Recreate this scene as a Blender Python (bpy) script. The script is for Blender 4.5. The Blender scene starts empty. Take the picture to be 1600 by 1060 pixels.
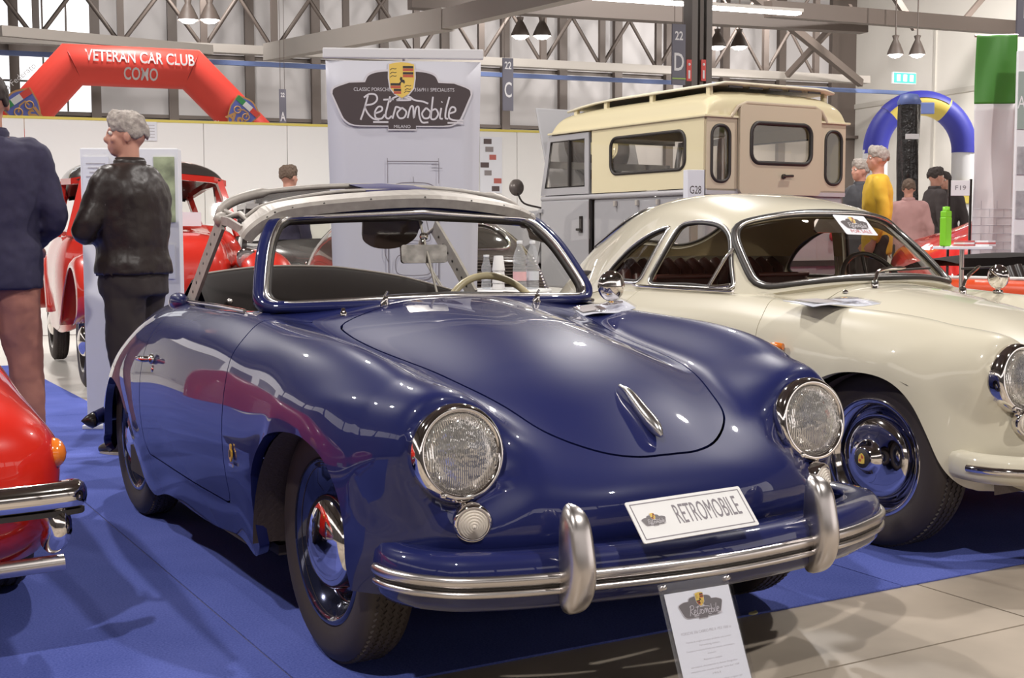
import bpy, bmesh, math, random
import numpy as np
from mathutils import Vector, Matrix, Euler
random.seed(4); np.random.seed(4)
PI = math.pi
SC = bpy.context.scene
COL = SC.collection

# ------------------------------------------------------------------ camera, world, lights, exposure
CAM = np.array([-1.934, -3.148, 1.119]); FPX = 2014.0
YAW, PITCH, ROLL = [math.radians(a) for a in (29.72, 4.52, -0.13)]
cd = np.array([math.sin(YAW)*math.cos(PITCH), math.cos(YAW)*math.cos(PITCH), -math.sin(PITCH)])
cr = np.array([math.cos(YAW), -math.sin(YAW), 0.0]); cu = np.cross(cr, cd)
cr, cu = cr*math.cos(ROLL)+cu*math.sin(ROLL), np.cross(cr*math.cos(ROLL)+cu*math.sin(ROLL), cd)
camd = bpy.data.cameras.new('camera'); camo = bpy.data.objects.new('camera', camd); COL.objects.link(camo)
camo.matrix_world = Matrix(((cr[0], cu[0], -cd[0], CAM[0]), (cr[1], cu[1], -cd[1], CAM[1]), (cr[2], cu[2], -cd[2], CAM[2]), (0, 0, 0, 1)))
camd.sensor_width = 36; camd.lens = FPX/1600*36; camd.clip_start = 0.05; camd.clip_end = 300
SC.camera = camo
def at(px, py, Z):      # world point seen at pixel (px, py), Z metres in front of the lens
    return Vector(CAM + (cd + cr*(px-800)/FPX - cu*(py-530)/FPX)*Z)
def at_z(px, py, z):    # world point seen at pixel (px, py), at height z
    v = cd + cr*(px-800)/FPX - cu*(py-530)/FPX
    return Vector(CAM + v*((z-CAM[2])/v[2]))
w = bpy.data.worlds.new('hall_air'); SC.world = w; w.use_nodes = True
w.node_tree.nodes['Background'].inputs[0].default_value = (1.0, .93, .90, 1)
w.node_tree.nodes['Background'].inputs[1].default_value = 1.5
SC.view_settings.view_transform = 'Standard'; SC.view_settings.look = 'None'
SC.view_settings.exposure = 0.12; SC.view_settings.gamma = 1; SC.view_settings.use_curve_mapping = False
def spot(name, loc, target, power, size, radius, blend=.5, col=(1, .96, .92)):
    d = bpy.data.lights.new(name, 'SPOT'); d.energy = power; d.spot_size = math.radians(size); d.spot_blend = blend
    d.shadow_soft_size = radius; d.color = col
    o = bpy.data.objects.new(name, d); COL.objects.link(o); o.location = loc
    o.rotation_euler = (Vector(target)-Vector(loc)).to_track_quat('-Z', 'Y').to_euler(); return o
def area(name, loc, target, power, sx, sy, col=(1, .96, .93)):
    d = bpy.data.lights.new(name, 'AREA'); d.energy = power; d.shape = 'RECTANGLE'; d.size = sx; d.size_y = sy; d.color = col
    o = bpy.data.objects.new(name, d); COL.objects.link(o); o.location = loc
    o.rotation_euler = (Vector(target)-Vector(loc)).to_track_quat('-Z', 'Y').to_euler(); return o
# hall frame: e1 runs along the back wall to the right, e2 away from the camera
HA = math.radians(-9.2)
def hall(a, b, z=0.0):
    c, s = math.cos(HA), math.sin(HA)
    return Vector((CAM[0]+a*c-b*s, CAM[1]+a*s+b*c, z))
# hall floodlights over the stands
for x, y, p in [(-5.5, -4.5, 2100), (3.5, -6.5, 2100), (8.0, 2.5, 1700), (-6.5, 5.5, 1900), (.6, 7.5, 1700), (9, 11, 1700), (-3.0, 15, 1500)]:
    spot('floodlight', (x, y, 8.6), (x*.55+.3, y*.55+.6, 0), p, 125, .16)
for a, b, p in [(2, 24, 1500), (12, 22, 1500), (20, 16, 4200), (22, 26, 3200), (4, 33, 700), (12, 33, 700), (20, 33, 800), (16, 10, 1500)]:      # fill spots added to brighten the walls deeper in the hall
    q = hall(a, b, 8.4); spot('hall_fill', q, hall(a+.5, b+5, 3.5), p, 165, .3, .9)

# ------------------------------------------------------------------ helpers
def lin(h):
    if isinstance(h, str):
        c = [int(h[i:i+2], 16)/255 for i in (0, 2, 4)]
        return tuple(((x+.055)/1.055)**2.4 if x > .04045 else x/12.92 for x in c)
    return h
MATS = {}
def mat(name, col=(.5, .5, .5), rough=.5, metal=0, coat=0, emit=0, ecol=None, bump=None, var=None, spec=.5, sheen=0):
    if name in MATS: return MATS[name]
    m = bpy.data.materials.new(name); m.use_nodes = True; nt = m.node_tree; b = nt.nodes['Principled BSDF']
    c = lin(col); b.inputs['Base Color'].default_value = (*c, 1); b.inputs['Roughness'].default_value = rough
    b.inputs['Metallic'].default_value = metal; b.inputs['Coat Weight'].default_value = coat; b.inputs['Coat Roughness'].default_value = .02
    b.inputs['Specular IOR Level'].default_value = spec
    if sheen: b.inputs['Sheen Weight'].default_value = sheen
    if emit: b.inputs['Emission Color'].default_value = (*(lin(ecol) if ecol else c), 1); b.inputs['Emission Strength'].default_value = emit
    tc = nt.nodes.new('ShaderNodeTexCoord')
    if var:   # (scale, amount): mottled colour
        n = nt.nodes.new('ShaderNodeTexNoise'); n.inputs['Scale'].default_value = var[0]; n.inputs['Detail'].default_value = 6
        r = nt.nodes.new('ShaderNodeMapRange'); r.inputs['From Min'].default_value = .3; r.inputs['From Max'].default_value = .7
        r.inputs['To Min'].default_value = 1-var[1]; r.inputs['To Max'].default_value = 1+var[1]
        mx = nt.nodes.new('ShaderNodeVectorMath'); mx.operation = 'SCALE'; mx.inputs[0].default_value = c
        nt.links.new(tc.outputs['Object'], n.inputs['Vector']); nt.links.new(n.outputs['Fac'], r.inputs['Value'])
        nt.links.new(r.outputs['Result'], mx.inputs['Scale']); nt.links.new(mx.outputs['Vector'], b.inputs['Base Color'])
    if bump:  # (scale, strength, distance)
        n = nt.nodes.new('ShaderNodeTexNoise'); n.inputs['Scale'].default_value = bump[0]; n.inputs['Detail'].default_value = 4
        bp = nt.nodes.new('ShaderNodeBump'); bp.inputs['Strength'].default_value = bump[1]; bp.inputs['Distance'].default_value = bump[2]
        nt.links.new(tc.outputs['Object'], n.inputs['Vector']); nt.links.new(n.outputs['Fac'], bp.inputs['Height']); nt.links.new(bp.outputs['Normal'], b.inputs['Normal'])
    MATS[name] = m; return m
def glass(name, tint=(.93, .93, .9), gloss=1.0, dens=0.0):
    if name in MATS: return MATS[name]
    m = bpy.data.materials.new(name); m.use_nodes = True; nt = m.node_tree; nt.nodes.clear()
    o = nt.nodes.new('ShaderNodeOutputMaterial'); t = nt.nodes.new('ShaderNodeBsdfTransparent'); t.inputs[0].default_value = (*tint, 1)
    g = nt.nodes.new('ShaderNodeBsdfGlossy'); g.inputs['Roughness'].default_value = .01; g.inputs['Color'].default_value = (gloss, gloss, gloss, 1)
    lw = nt.nodes.new('ShaderNodeLayerWeight'); lw.inputs[0].default_value = .5; pw = nt.nodes.new('ShaderNodeMath'); pw.operation = 'POWER'; pw.inputs[1].default_value = 5; f = nt.nodes.new('ShaderNodeMath'); f.operation = 'MULTIPLY_ADD'; f.inputs[1].default_value = .8; f.inputs[2].default_value = .045
    nt.links.new(lw.outputs['Facing'], pw.inputs[0]); nt.links.new(pw.outputs[0], f.inputs[0]); mx = nt.nodes.new('ShaderNodeMixShader')
    nt.links.new(f.outputs[0], mx.inputs[0]); nt.links.new(t.outputs[0], mx.inputs[1]); nt.links.new(g.outputs[0], mx.inputs[2])
    out = mx
    if dens:
        df = nt.nodes.new('ShaderNodeBsdfDiffuse'); df.inputs[0].default_value = (.85, .85, .85, 1); m2 = nt.nodes.new('ShaderNodeMixShader')
        m2.inputs[0].default_value = dens; nt.links.new(mx.outputs[0], m2.inputs[1]); nt.links.new(df.outputs[0], m2.inputs[2]); out = m2
    nt.links.new(out.outputs[0], o.inputs[0]); MATS[name] = m; return m

class MB:
    def __init__(s): s.v = []; s.f = []; s.sm = []
    def add(s, vs, fs, smooth=True, M=None):
        o = len(s.v)
        for p in vs: s.v.append(tuple(M @ Vector(p)) if M is not None else tuple(p))
        for f in fs: s.f.append(tuple(o+i for i in f)); s.sm.append(smooth)
        return s
    def box(s, c, d, M=None, bev=0.0):
        x, y, z = d[0]/2, d[1]/2, d[2]/2
        if bev <= 0:
            vs = [(c[0]+a*x, c[1]+b*y, c[2]+e*z) for a in (-1, 1) for b in (-1, 1) for e in (-1, 1)]
            fs = [(0, 1, 3, 2), (4, 6, 7, 5), (0, 4, 5, 1), (2, 3, 7, 6), (0, 2, 6, 4), (1, 5, 7, 3)]
            return s.add(vs, fs, False, M)
        bm = bmesh.new(); bmesh.ops.create_cube(bm, size=1); bmesh.ops.scale(bm, vec=d, verts=bm.verts); bmesh.ops.translate(bm, vec=c, verts=bm.verts)
        bmesh.ops.bevel(bm, geom=bm.edges[:], offset=min(bev, min(d)*.45), segments=2, affect='EDGES', profile=.6)
        bm.verts.index_update(); s.add([v.co[:] for v in bm.verts], [[v.index for v in f.verts] for f in bm.faces], False, M); bm.free(); return s
    def grid(s, P, closed_u=False, closed_v=False, smooth=True, M=None, flip=False):
        nu, nv = len(P), len(P[0]); vs = [p for r in P for p in r]; fs = []
        for i in range(nu if closed_u else nu-1):
            for j in range(nv if closed_v else nv-1):
                a, b, c_, d_ = i*nv+j, ((i+1) % nu)*nv+j, ((i+1) % nu)*nv+(j+1) % nv, i*nv+(j+1) % nv
                fs.append((a, d_, c_, b) if flip else (a, b, c_, d_))
        return s.add(vs, fs, smooth, M)
    def lathe(s, prof, n=32, M=None, a0=0, a1=2*PI, smooth=True):   # profile (r, h) round local z
        full = abs(a1-a0-2*PI) < 1e-6; k = n if full else n+1
        P = [[(r*math.cos(a0+(a1-a0)*i/n), r*math.sin(a0+(a1-a0)*i/n), h) for (r, h) in prof] for i in range(k)]
        return s.grid(P, closed_u=full, smooth=smooth, M=M)
    def tube(s, pts, r, n=10, closed=False, cap=True, M=None, sx=1.0, up=None):
        pts = [Vector(p) for p in pts]; m = len(pts); R = r if hasattr(r, '__len__') else [r]*m
        rings = []; prev = None
        for i, p in enumerate(pts):
            t = (pts[(i+1) % m]-pts[i-1]) if (closed or 0 < i < m-1) else (pts[1]-pts[0] if i == 0 else pts[-1]-pts[-2])
            if t.length < 1e-9: t = Vector((0, 0, 1))
            t.normalize()
            ref = Vector(up) if up else (prev if prev else (Vector((0, 0, 1)) if abs(t.z) < .9 else Vector((1, 0, 0))))
            a = ref - t*ref.dot(t)
            if a.length < 1e-6: a = Vector((1, 0, 0)) - t*t.x
            a.normalize(); prev = a; b = t.cross(a)
            rings.append([tuple(p + a*(R[i]*math.cos(2*PI*k/n)) + b*(R[i]*sx*math.sin(2*PI*k/n))) for k in range(n)])
        s.grid(rings, closed_u=closed, closed_v=True, M=M, flip=False)
        if cap and not closed:
            for rg, rev in ((rings[0], False), (rings[-1], True)):
                s.add(rg, [tuple(range(n)) if not rev else tuple(reversed(range(n)))], False, M)
        return s
    def sweep(s, pts, prof, closed=False, up=(0, 0, 1), M=None, cap=True, smooth=False):  # prof: (side, up) polygon
        pts = [Vector(p) for p in pts]; m = len(pts); rings = []
        for i, p in enumerate(pts):
            t = (pts[(i+1) % m]-pts[i-1]) if (closed or 0 < i < m-1) else (pts[1]-pts[0] if i == 0 else pts[-1]-pts[-2])
            t.normalize(); u = Vector(up[i] if hasattr(up[0], '__len__') else up); u = (u-t*u.dot(t)).normalized(); sd = t.cross(u)
            rings.append([tuple(p+sd*a+u*b) for a, b in prof])
        s.grid(rings, closed_u=closed, closed_v=True, smooth=smooth, M=M, flip=True)
        if cap and not closed:
            n = len(prof); s.add(rings[0], [tuple(reversed(range(n)))], False, M); s.add(rings[-1], [tuple(range(n))], False, M)
        return s
    def prism(s, poly, h, M=None, z0=0.0, smooth=False):   # polygon in local xy, extruded along z
        n = len(poly); vs = [(x, y, z0) for x, y in poly]+[(x, y, z0+h) for x, y in poly]
        a = sum(poly[i][0]*poly[(i+1) % n][1]-poly[(i+1) % n][0]*poly[i][1] for i in range(n))
        ix = list(range(n)) if a > 0 else list(range(n))[::-1]
        fs = [tuple(reversed(ix)), tuple(n+i for i in ix)]
        for k in range(n):
            i, j = ix[k], ix[(k+1) % n]; fs.append((i, j, n+j, n+i))
        return s.add(vs, fs, smooth, M)
    def ribbon(s, pts, wd, M=None, z=0.0):   # flat stroke in local xy
        L = []; Rr = []; m = len(pts)
        for i in range(m):
            a = pts[max(0, i-1)]; b = pts[min(m-1, i+1)]; dx, dy = b[0]-a[0], b[1]-a[1]; l = math.hypot(dx, dy) or 1
            L.append((pts[i][0]-dy/l*wd/2, pts[i][1]+dx/l*wd/2, z)); Rr.append((pts[i][0]+dy/l*wd/2, pts[i][1]-dx/l*wd/2, z))
        return s.grid([L, Rr], smooth=False, M=M, flip=False)
    def ball(s, c, r, n=12, M=None):
        r = r if hasattr(r, '__len__') else (r, r, r); P = []
        for i in range(n+1):
            th = PI*i/n; P.append([(c[0]+r[0]*math.sin(th)*math.cos(2*PI*j/(2*n)), c[1]+r[1]*math.sin(th)*math.sin(2*PI*j/(2*n)), c[2]-r[2]*math.cos(th)) for j in range(2*n)])
        return s.grid(P, closed_v=True, M=M, flip=True)
    def build(s, name, m, parent=None, nrm=None):
        me = bpy.data.meshes.new(name); me.from_pydata(s.v, [], s.f); me.materials.append(m)
        me.polygons.foreach_set('use_smooth', s.sm); me.update()
        o = bpy.data.objects.new(name, me); COL.objects.link(o)
        if parent: o.parent = parent
        if nrm is not None: me.normals_split_custom_set_from_vertices(nrm)
        return o
def T(x=0, y=0, z=0): return Matrix.Translation((x, y, z))
def Rx(a): return Matrix.Rotation(a, 4, 'X')
def Ry(a): return Matrix.Rotation(a, 4, 'Y')
def Rz(a): return Matrix.Rotation(a, 4, 'Z')
def Sc(x, y, z): return Matrix.Diagonal((x, y, z, 1))
def frame(o, x, y):   # matrix with local x axis along x and y axis along y
    x = Vector(x).normalized(); y = Vector(y); z = x.cross(y).normalized(); y = z.cross(x)
    return Matrix(((x.x, y.x, z.x, o[0]), (x.y, y.y, z.y, o[1]), (x.z, y.z, z.z, o[2]), (0, 0, 0, 1)))
def thing(name, label, cat, loc=(0, 0, 0), rz=0, group=None):
    o = bpy.data.objects.new(name, None); COL.objects.link(o); o.location = loc; o.rotation_euler = (0, 0, rz); o.empty_display_size = .1
    o['label'] = label; o['category'] = cat
    if group: o['group'] = group
    return o
def tag(o, label, cat, group=None):
    o['label'] = label; o['category'] = cat
    if group: o['group'] = group
    return o
def struct(o): o['kind'] = 'structure'; return o
def dup(root, loc, rz, label=None, group=None):
    r = root.copy(); COL.objects.link(r); r.location = loc; r.rotation_euler = (0, 0, rz)
    if label: r['label'] = label
    if group: r['group'] = group
    for ch in list(root.children):
        c = ch.copy(); COL.objects.link(c); c.parent = r
        for g in ch.children:
            d_ = g.copy(); COL.objects.link(d_); d_.parent = c
    return r
def text(s, size, m, parent, M, name='lettering', align='CENTER', wid=None, xs=1.0, depth=0.0, space=1.0, bold=0.0):
    cu_ = bpy.data.curves.new(name, 'FONT'); cu_.body = s; cu_.size = size; cu_.align_x = align; cu_.align_y = 'CENTER'; cu_.extrude = depth; cu_.resolution_u = 3
    cu_.space_character = space; cu_.offset = bold
    to = bpy.data.objects.new(name, cu_); COL.objects.link(to); bpy.context.view_layer.update()
    me = bpy.data.meshes.new_from_object(to.evaluated_get(bpy.context.evaluated_depsgraph_get()))
    bpy.data.objects.remove(to); bpy.data.curves.remove(cu_)
    if len(me.vertices) and wid:
        xsv = [v.co.x for v in me.vertices]; xs = wid/(max(xsv)-min(xsv))
    for v in me.vertices: v.co.x *= xs
    me.transform(M); me.materials.clear(); me.materials.append(m); me.name = name
    o = bpy.data.objects.new(name, me); COL.objects.link(o); o.parent = parent; return o
def evalmesh(o, name, m, parent):     # bake modifiers into a plain mesh object
    bpy.context.view_layer.update()
    me = bpy.data.meshes.new_from_object(o.evaluated_get(bpy.context.evaluated_depsgraph_get()))
    old = o.data; bpy.data.objects.remove(o); bpy.data.meshes.remove(old)
    me.name = name; me.materials.clear(); me.materials.append(m)
    me.polygons.foreach_set('use_smooth', [True]*len(me.polygons))
    n = bpy.data.objects.new(name, me); COL.objects.link(n); n.parent = parent; return n
def rrect(w_, h_, r, n=5, cx=0, cy=0):
    P = []
    for (sx, sy, a) in ((1, 1, 0), (-1, 1, PI/2), (-1, -1, PI), (1, -1, 1.5*PI)):
        for i in range(n+1):
            t = a+PI/2*i/n; P.append((cx+sx*(w_/2-r)+r*math.cos(t), cy+sy*(h_/2-r)+r*math.sin(t)))
    return P
def spl(pts, n=8, closed=False):      # Catmull-Rom through points
    pts = [Vector(p) for p in pts]; m = len(pts); out = []
    for i in range(m if closed else m-1):
        p0 = pts[(i-1) % m] if (closed or i > 0) else pts[0]*2-pts[1]; p1 = pts[i]; p2 = pts[(i+1) % m]
        p3 = pts[(i+2) % m] if (closed or i+2 < m) else pts[-1]*2-pts[-2]
        for k in range(n):
            t = k/n; out.append(.5*((2*p1)+(p2-p0)*t+(2*p0-5*p1+4*p2-p3)*t*t+(3*p1-p0-3*p2+p3)*t**3))
    if not closed: out.append(pts[-1])
    return out
def spl2(pts, n=8, closed=False): return [(p.x, p.y) for p in spl([(x, y, 0) for x, y in pts], n, closed)]

# ---- lofted surfaces that can be cut along curves (car bodies)
def nspline(u, Y, q):    # natural cubic spline, vectorised over trailing axes
    u = np.asarray(u, float); Y = np.asarray(Y, float); n = len(u); h = np.diff(u); A = np.zeros((n, n)); Bm = np.zeros((n,)+Y.shape[1:])
    A[0, 0] = A[-1, -1] = 1
    for i in range(1, n-1):
        A[i, i-1] = h[i-1]; A[i, i] = 2*(h[i-1]+h[i]); A[i, i+1] = h[i]
        Bm[i] = 6*((Y[i+1]-Y[i])/h[i]-(Y[i]-Y[i-1])/h[i-1])
    M2 = np.linalg.solve(A, Bm.reshape(n, -1)).reshape(Bm.shape); out = []
    for x in q:
        i = min(max(np.searchsorted(u, x)-1, 0), n-2); a = (u[i+1]-x)/h[i]; b = (x-u[i])/h[i]
        out.append(a*Y[i]+b*Y[i+1]+((a**3-a)*M2[i]+(b**3-b)*M2[i+1])*h[i]**2/6)
    return np.array(out)
class Surf:      # V: x y z nx ny nz s t ; faces as index tuples
    def __init__(s, V, Fc): s.V = V; s.F = Fc
    def clip(s, fn, keep=-1, gap=0.0):
        f = fn(s.V)*(-keep)+gap      # keep where f < 0
        V = [r for r in s.V]; ed = {}; nf = []
        def cut(a, b):
            k = (a, b) if a < b else (b, a)
            if k not in ed:
                t = f[k[0]]/(f[k[0]]-f[k[1]]); p = s.V[k[0]]*(1-t)+s.V[k[1]]*t; nn = np.linalg.norm(p[3:6]); p[3:6] /= (nn or 1); V.append(p); ed[k] = len(V)-1
            return ed[k]
        ins = f < 0
        for fc in s.F:
            k = [ins[i] for i in fc]
            if all(k): nf.append(fc); continue
            if not any(k): continue
            g = []; m = len(fc)
            for i in range(m):
                a, b = fc[i], fc[(i+1) % m]
                if ins[a]: g.append(a)
                if ins[a] != ins[b]: g.append(cut(a, b))
            if len(g) > 2: nf.append(tuple(g))
        used = sorted({i for fc in nf for i in fc}); mp = {o: n for n, o in enumerate(used)}
        return Surf(np.array([V[i] for i in used]) if used else np.zeros((0, 8)), [tuple(mp[i] for i in fc) for fc in nf])
    def border(s):
        cnt = {}
        for fc in s.F:
            for i in range(len(fc)):
                a, b = fc[i], fc[(i+1) % len(fc)]; cnt[(a, b)] = 1
        nxt = {a: b for (a, b) in cnt if (b, a) not in cnt}; loops = []; seen = set()
        for a in list(nxt):
            if a in seen: continue
            L = []; x = a
            while x in nxt and x not in seen: seen.add(x); L.append(x); x = nxt[x]
            if len(L) > 2: loops.append(L)
        return loops
    def build(s, name, m, parent=None, skirt=.012, lift=0.0, inner=None):
        V = s.V; P = V[:, :3]+V[:, 3:6]*lift; vs = [tuple(p) for p in P]; fs = list(s.F); nr = [tuple(n) for n in V[:, 3:6]]; sm = [True]*len(fs)
        if skirt:
            for L in s.border():
                m_ = len(L); o = len(vs)
                for k in range(m_):
                    tg = P[L[(k+1) % m_]]-P[L[k-1]]; sd = np.cross(tg, V[L[k], 3:6]); sd /= (np.linalg.norm(sd) or 1)
                    vs.append(tuple(P[L[k]])); vs.append(tuple(P[L[k]]-V[L[k], 3:6]*skirt)); nr += [tuple(sd)]*2
                for k in range(m_):
                    a, b = o+2*k, o+2*((k+1) % m_); fs.append((a, a+1, b+1, b)); sm.append(True)
        me = bpy.data.meshes.new(name); me.from_pydata(vs, [], fs); me.materials.append(m)
        if inner: me.materials.append(inner)
        me.polygons.foreach_set('use_smooth', sm); me.update(); me.normals_split_custom_set_from_vertices(nr)
        ob = bpy.data.objects.new(name, me); COL.objects.link(ob)
        if parent: ob.parent = parent
        return ob
    def loops3(s, lift=0.0):
        return [[Vector(s.V[i, :3]+s.V[i, 3:6]*lift) for i in L] for L in s.border()]
def loft(rows, nr=7, nc=6, warp=None, smooth=0):    # rows of half-sections (x>=0); mirrored and interpolated
    H = np.array(rows, float); full = np.concatenate([H[:, :0:-1]*np.array([-1, 1, 1]), H], 1)
    n0, n1 = full.shape[:2]
    d0 = np.sqrt(np.linalg.norm(np.diff(full, axis=0), axis=2)).mean(1); u0 = np.r_[0, np.cumsum(d0)]
    d1 = np.sqrt(np.linalg.norm(np.diff(full, axis=1), axis=2)).mean(0); u1 = np.r_[0, np.cumsum(d1)]
    k0 = np.arange((n0-1)*nr+1)/nr; k1 = np.arange((n1-1)*nc+1)/nc
    q0 = np.interp(k0, np.arange(n0), u0); q1 = np.interp(k1, np.arange(n1), u1)
    A = nspline(u0, full, q0); A = nspline(u1, A.transpose(1, 0, 2), q1).transpose(1, 0, 2)
    for _ in range(smooth):
        Bq = A.copy(); Bq[1:-1, 1:-1] = A[1:-1, 1:-1]*.5+.125*(A[:-2, 1:-1]+A[2:, 1:-1]+A[1:-1, :-2]+A[1:-1, 2:]); A = Bq
    if warp is not None: A = warp(A)
    du = np.gradient(A, axis=0); dv = np.gradient(A, axis=1); N = np.cross(du, dv); N /= np.linalg.norm(N, axis=2, keepdims=True)+1e-12
    ni, nj = A.shape[:2]
    if N[ni//3, nj//2, 2] < 0: N = -N; flip = True
    else: flip = False
    S = np.repeat(k0[:, None], nj, 1); Tt = np.repeat((k1-(n1-1)/2)[None], ni, 0)
    V = np.concatenate([A, N, S[..., None], Tt[..., None]], 2).reshape(-1, 8); Fc = []
    for i in range(ni-1):
        for j in range(nj-1):
            a, b, c, d_ = i*nj+j, (i+1)*nj+j, (i+1)*nj+j+1, i*nj+j+1
            Fc.append((a, d_, c, b) if flip else (a, b, c, d_))
    return Surf(V, Fc)
def sdpoly(poly):       # signed distance to a closed 2D polygon, negative inside
    P = np.array(poly, float); Q = np.roll(P, -1, 0)
    def f(X):
        d = np.full(len(X), 1e9); ins = np.zeros(len(X), bool)
        for a, b in zip(P, Q):
            e = b-a; wv = X-a; t = np.clip((wv@e)/(e@e+1e-12), 0, 1); d = np.minimum(d, np.linalg.norm(wv-t[:, None]*e, axis=1))
            c = (a[1] <= X[:, 1]) != (b[1] <= X[:, 1])
            xi = a[0]+(X[:, 1]-a[1])/(b[1]-a[1]+1e-15)*(b[0]-a[0]); ins ^= c & (X[:, 0] < xi)
        return np.where(ins, -d, d)
    return f
def resample(L, n):
    L = [Vector(p) for p in L]; d = [0]
    for i in range(len(L)): d.append(d[-1]+(L[(i+1) % len(L)]-L[i]).length)
    out = []; j = 0
    for k in range(n):
        t = d[-1]*k/n
        while d[j+1] < t: j += 1
        a = L[j]; b = L[(j+1) % len(L)]; out.append(a.lerp(b, (t-d[j])/((d[j+1]-d[j]) or 1)))
    return out
def smooth_loop(L, it=3):
    for _ in range(it): L = [(L[i-1]+L[i]*2+L[(i+1) % len(L)])/4 for i in range(len(L))]
    return L
# ------------------------------------------------------------------ materials
def paint(name, col, rough=.35, deep=None):
    m = mat(name, col, rough, coat=1.0, spec=.12); return m
M_BLUE = paint('navy_paint', (.0115, .0155, .085), .4)
M_CREAM = paint('ivory_paint', (.60, .555, .44), .35)
M_RED = paint('red_paint', (.62, .022, .012), .3)
M_RED2 = paint('red_paint_faded', (.50, .025, .015), .3)
M_BLACKP = paint('black_paint', (.02, .016, .015), .3)
M_GREYP = paint('grey_paint', (.33, .325, .34), .4)
M_LRCREAM = paint('land_cream_paint', (.62, .55, .36), .4)
M_CHROME = mat('chrome', (.80, .76, .73), .06, 1)
M_ALU = mat('brushed_aluminium', (.62, .58, .56), .28, 1)
M_STEELG = mat('grey_steel_frame', (.36, .33, .30), .5, .3, var=(30, .12))
M_RUBBER = mat('black_rubber', (.022, .017, .015), .55)
M_TYRE = mat('tyre_rubber', (.035, .025, .022), .62, bump=(60, .15, .002))
M_DARK = mat('dark_interior', (.030, .021, .019), .8)
M_UNDER = mat('underseal', (.045, .030, .027), .6, bump=(90, .5, .004))
M_BLKCLOTH = mat('black_hood_cloth', (.010, .0065, .006), .75, spec=.2, bump=(200, .2, .001))
M_GLASS = glass('clear_glass'); M_TINT = glass('car_glass', (.90, .88, .84)); M_PLASTIC = glass('clear_plastic', (.92, .92, .95), 1, .06)
M_LENSA = mat('amber_lens', (.80, .20, .02), .15, coat=1)
M_LENSR = mat('red_lens', (.55, .02, .02), .15, coat=1)
M_WHITE = mat('white_board', (.78, .78, .80), .5)
M_PAPER = mat('paper', (.74, .75, .80), .6)
M_INK = mat('grey_ink', (.20, .18, .20), .6); M_INKL = mat('pale_ink', (.45, .43, .46), .6)
M_PLAQUE = mat('brown_black_ink', (.055, .038, .040), .6)
M_GOLD = mat('gold_ink', (.72, .50, .10), .5); M_REDINK = mat('red_ink', (.48, .09, .05), .6); M_BLKINK = mat('black_ink', (.03, .025, .025), .6)
M_SILVINK = mat('silver_ink', (.60, .57, .60), .6)
M_LEATHER = mat('brown_red_leather', (.085, .025, .02), .35, bump=(40, .2, .003))
M_IVORY = mat('ivory_plastic', (.62, .53, .34), .3)
M_LAMP = mat('lamp_glow', (1, 1, 1), .5, emit=14.0, ecol=(1, .97, .92))
def lens_mat():
    m = bpy.data.materials.new('fluted_headlight_glass'); m.use_nodes = True; nt = m.node_tree; b = nt.nodes['Principled BSDF']
    b.inputs['Base Color'].default_value = (.92, .90, .87, 1); b.inputs['Roughness'].default_value = .10; b.inputs['Metallic'].default_value = .75
    b.inputs['Coat Weight'].default_value = .6; b.inputs['Coat Roughness'].default_value = .03
    tc = nt.nodes.new('ShaderNodeTexCoord'); wv = nt.nodes.new('ShaderNodeTexWave'); wv.bands_direction = 'X'; wv.inputs['Scale'].default_value = 60; wv.inputs['Distortion'].default_value = 2.5
    wv.inputs['Detail'].default_value = 1; n = nt.nodes.new('ShaderNodeTexNoise'); n.inputs['Scale'].default_value = 22
    a = nt.nodes.new('ShaderNodeMath'); a.operation = 'MULTIPLY_ADD'; a.inputs[1].default_value = .8
    bp = nt.nodes.new('ShaderNodeBump'); bp.inputs['Strength'].default_value = .9; bp.inputs['Distance'].default_value = .016
    nt.links.new(tc.outputs['Object'], wv.inputs['Vector']); nt.links.new(tc.outputs['Object'], n.inputs['Vector'])
    nt.links.new(n.outputs['Fac'], a.inputs[0]); nt.links.new(wv.outputs['Fac'], a.inputs[2]); nt.links.new(a.outputs[0], bp.inputs['Height']); nt.links.new(bp.outputs['Normal'], b.inputs['Normal'])
    return m
M_LENS = lens_mat()

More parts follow.
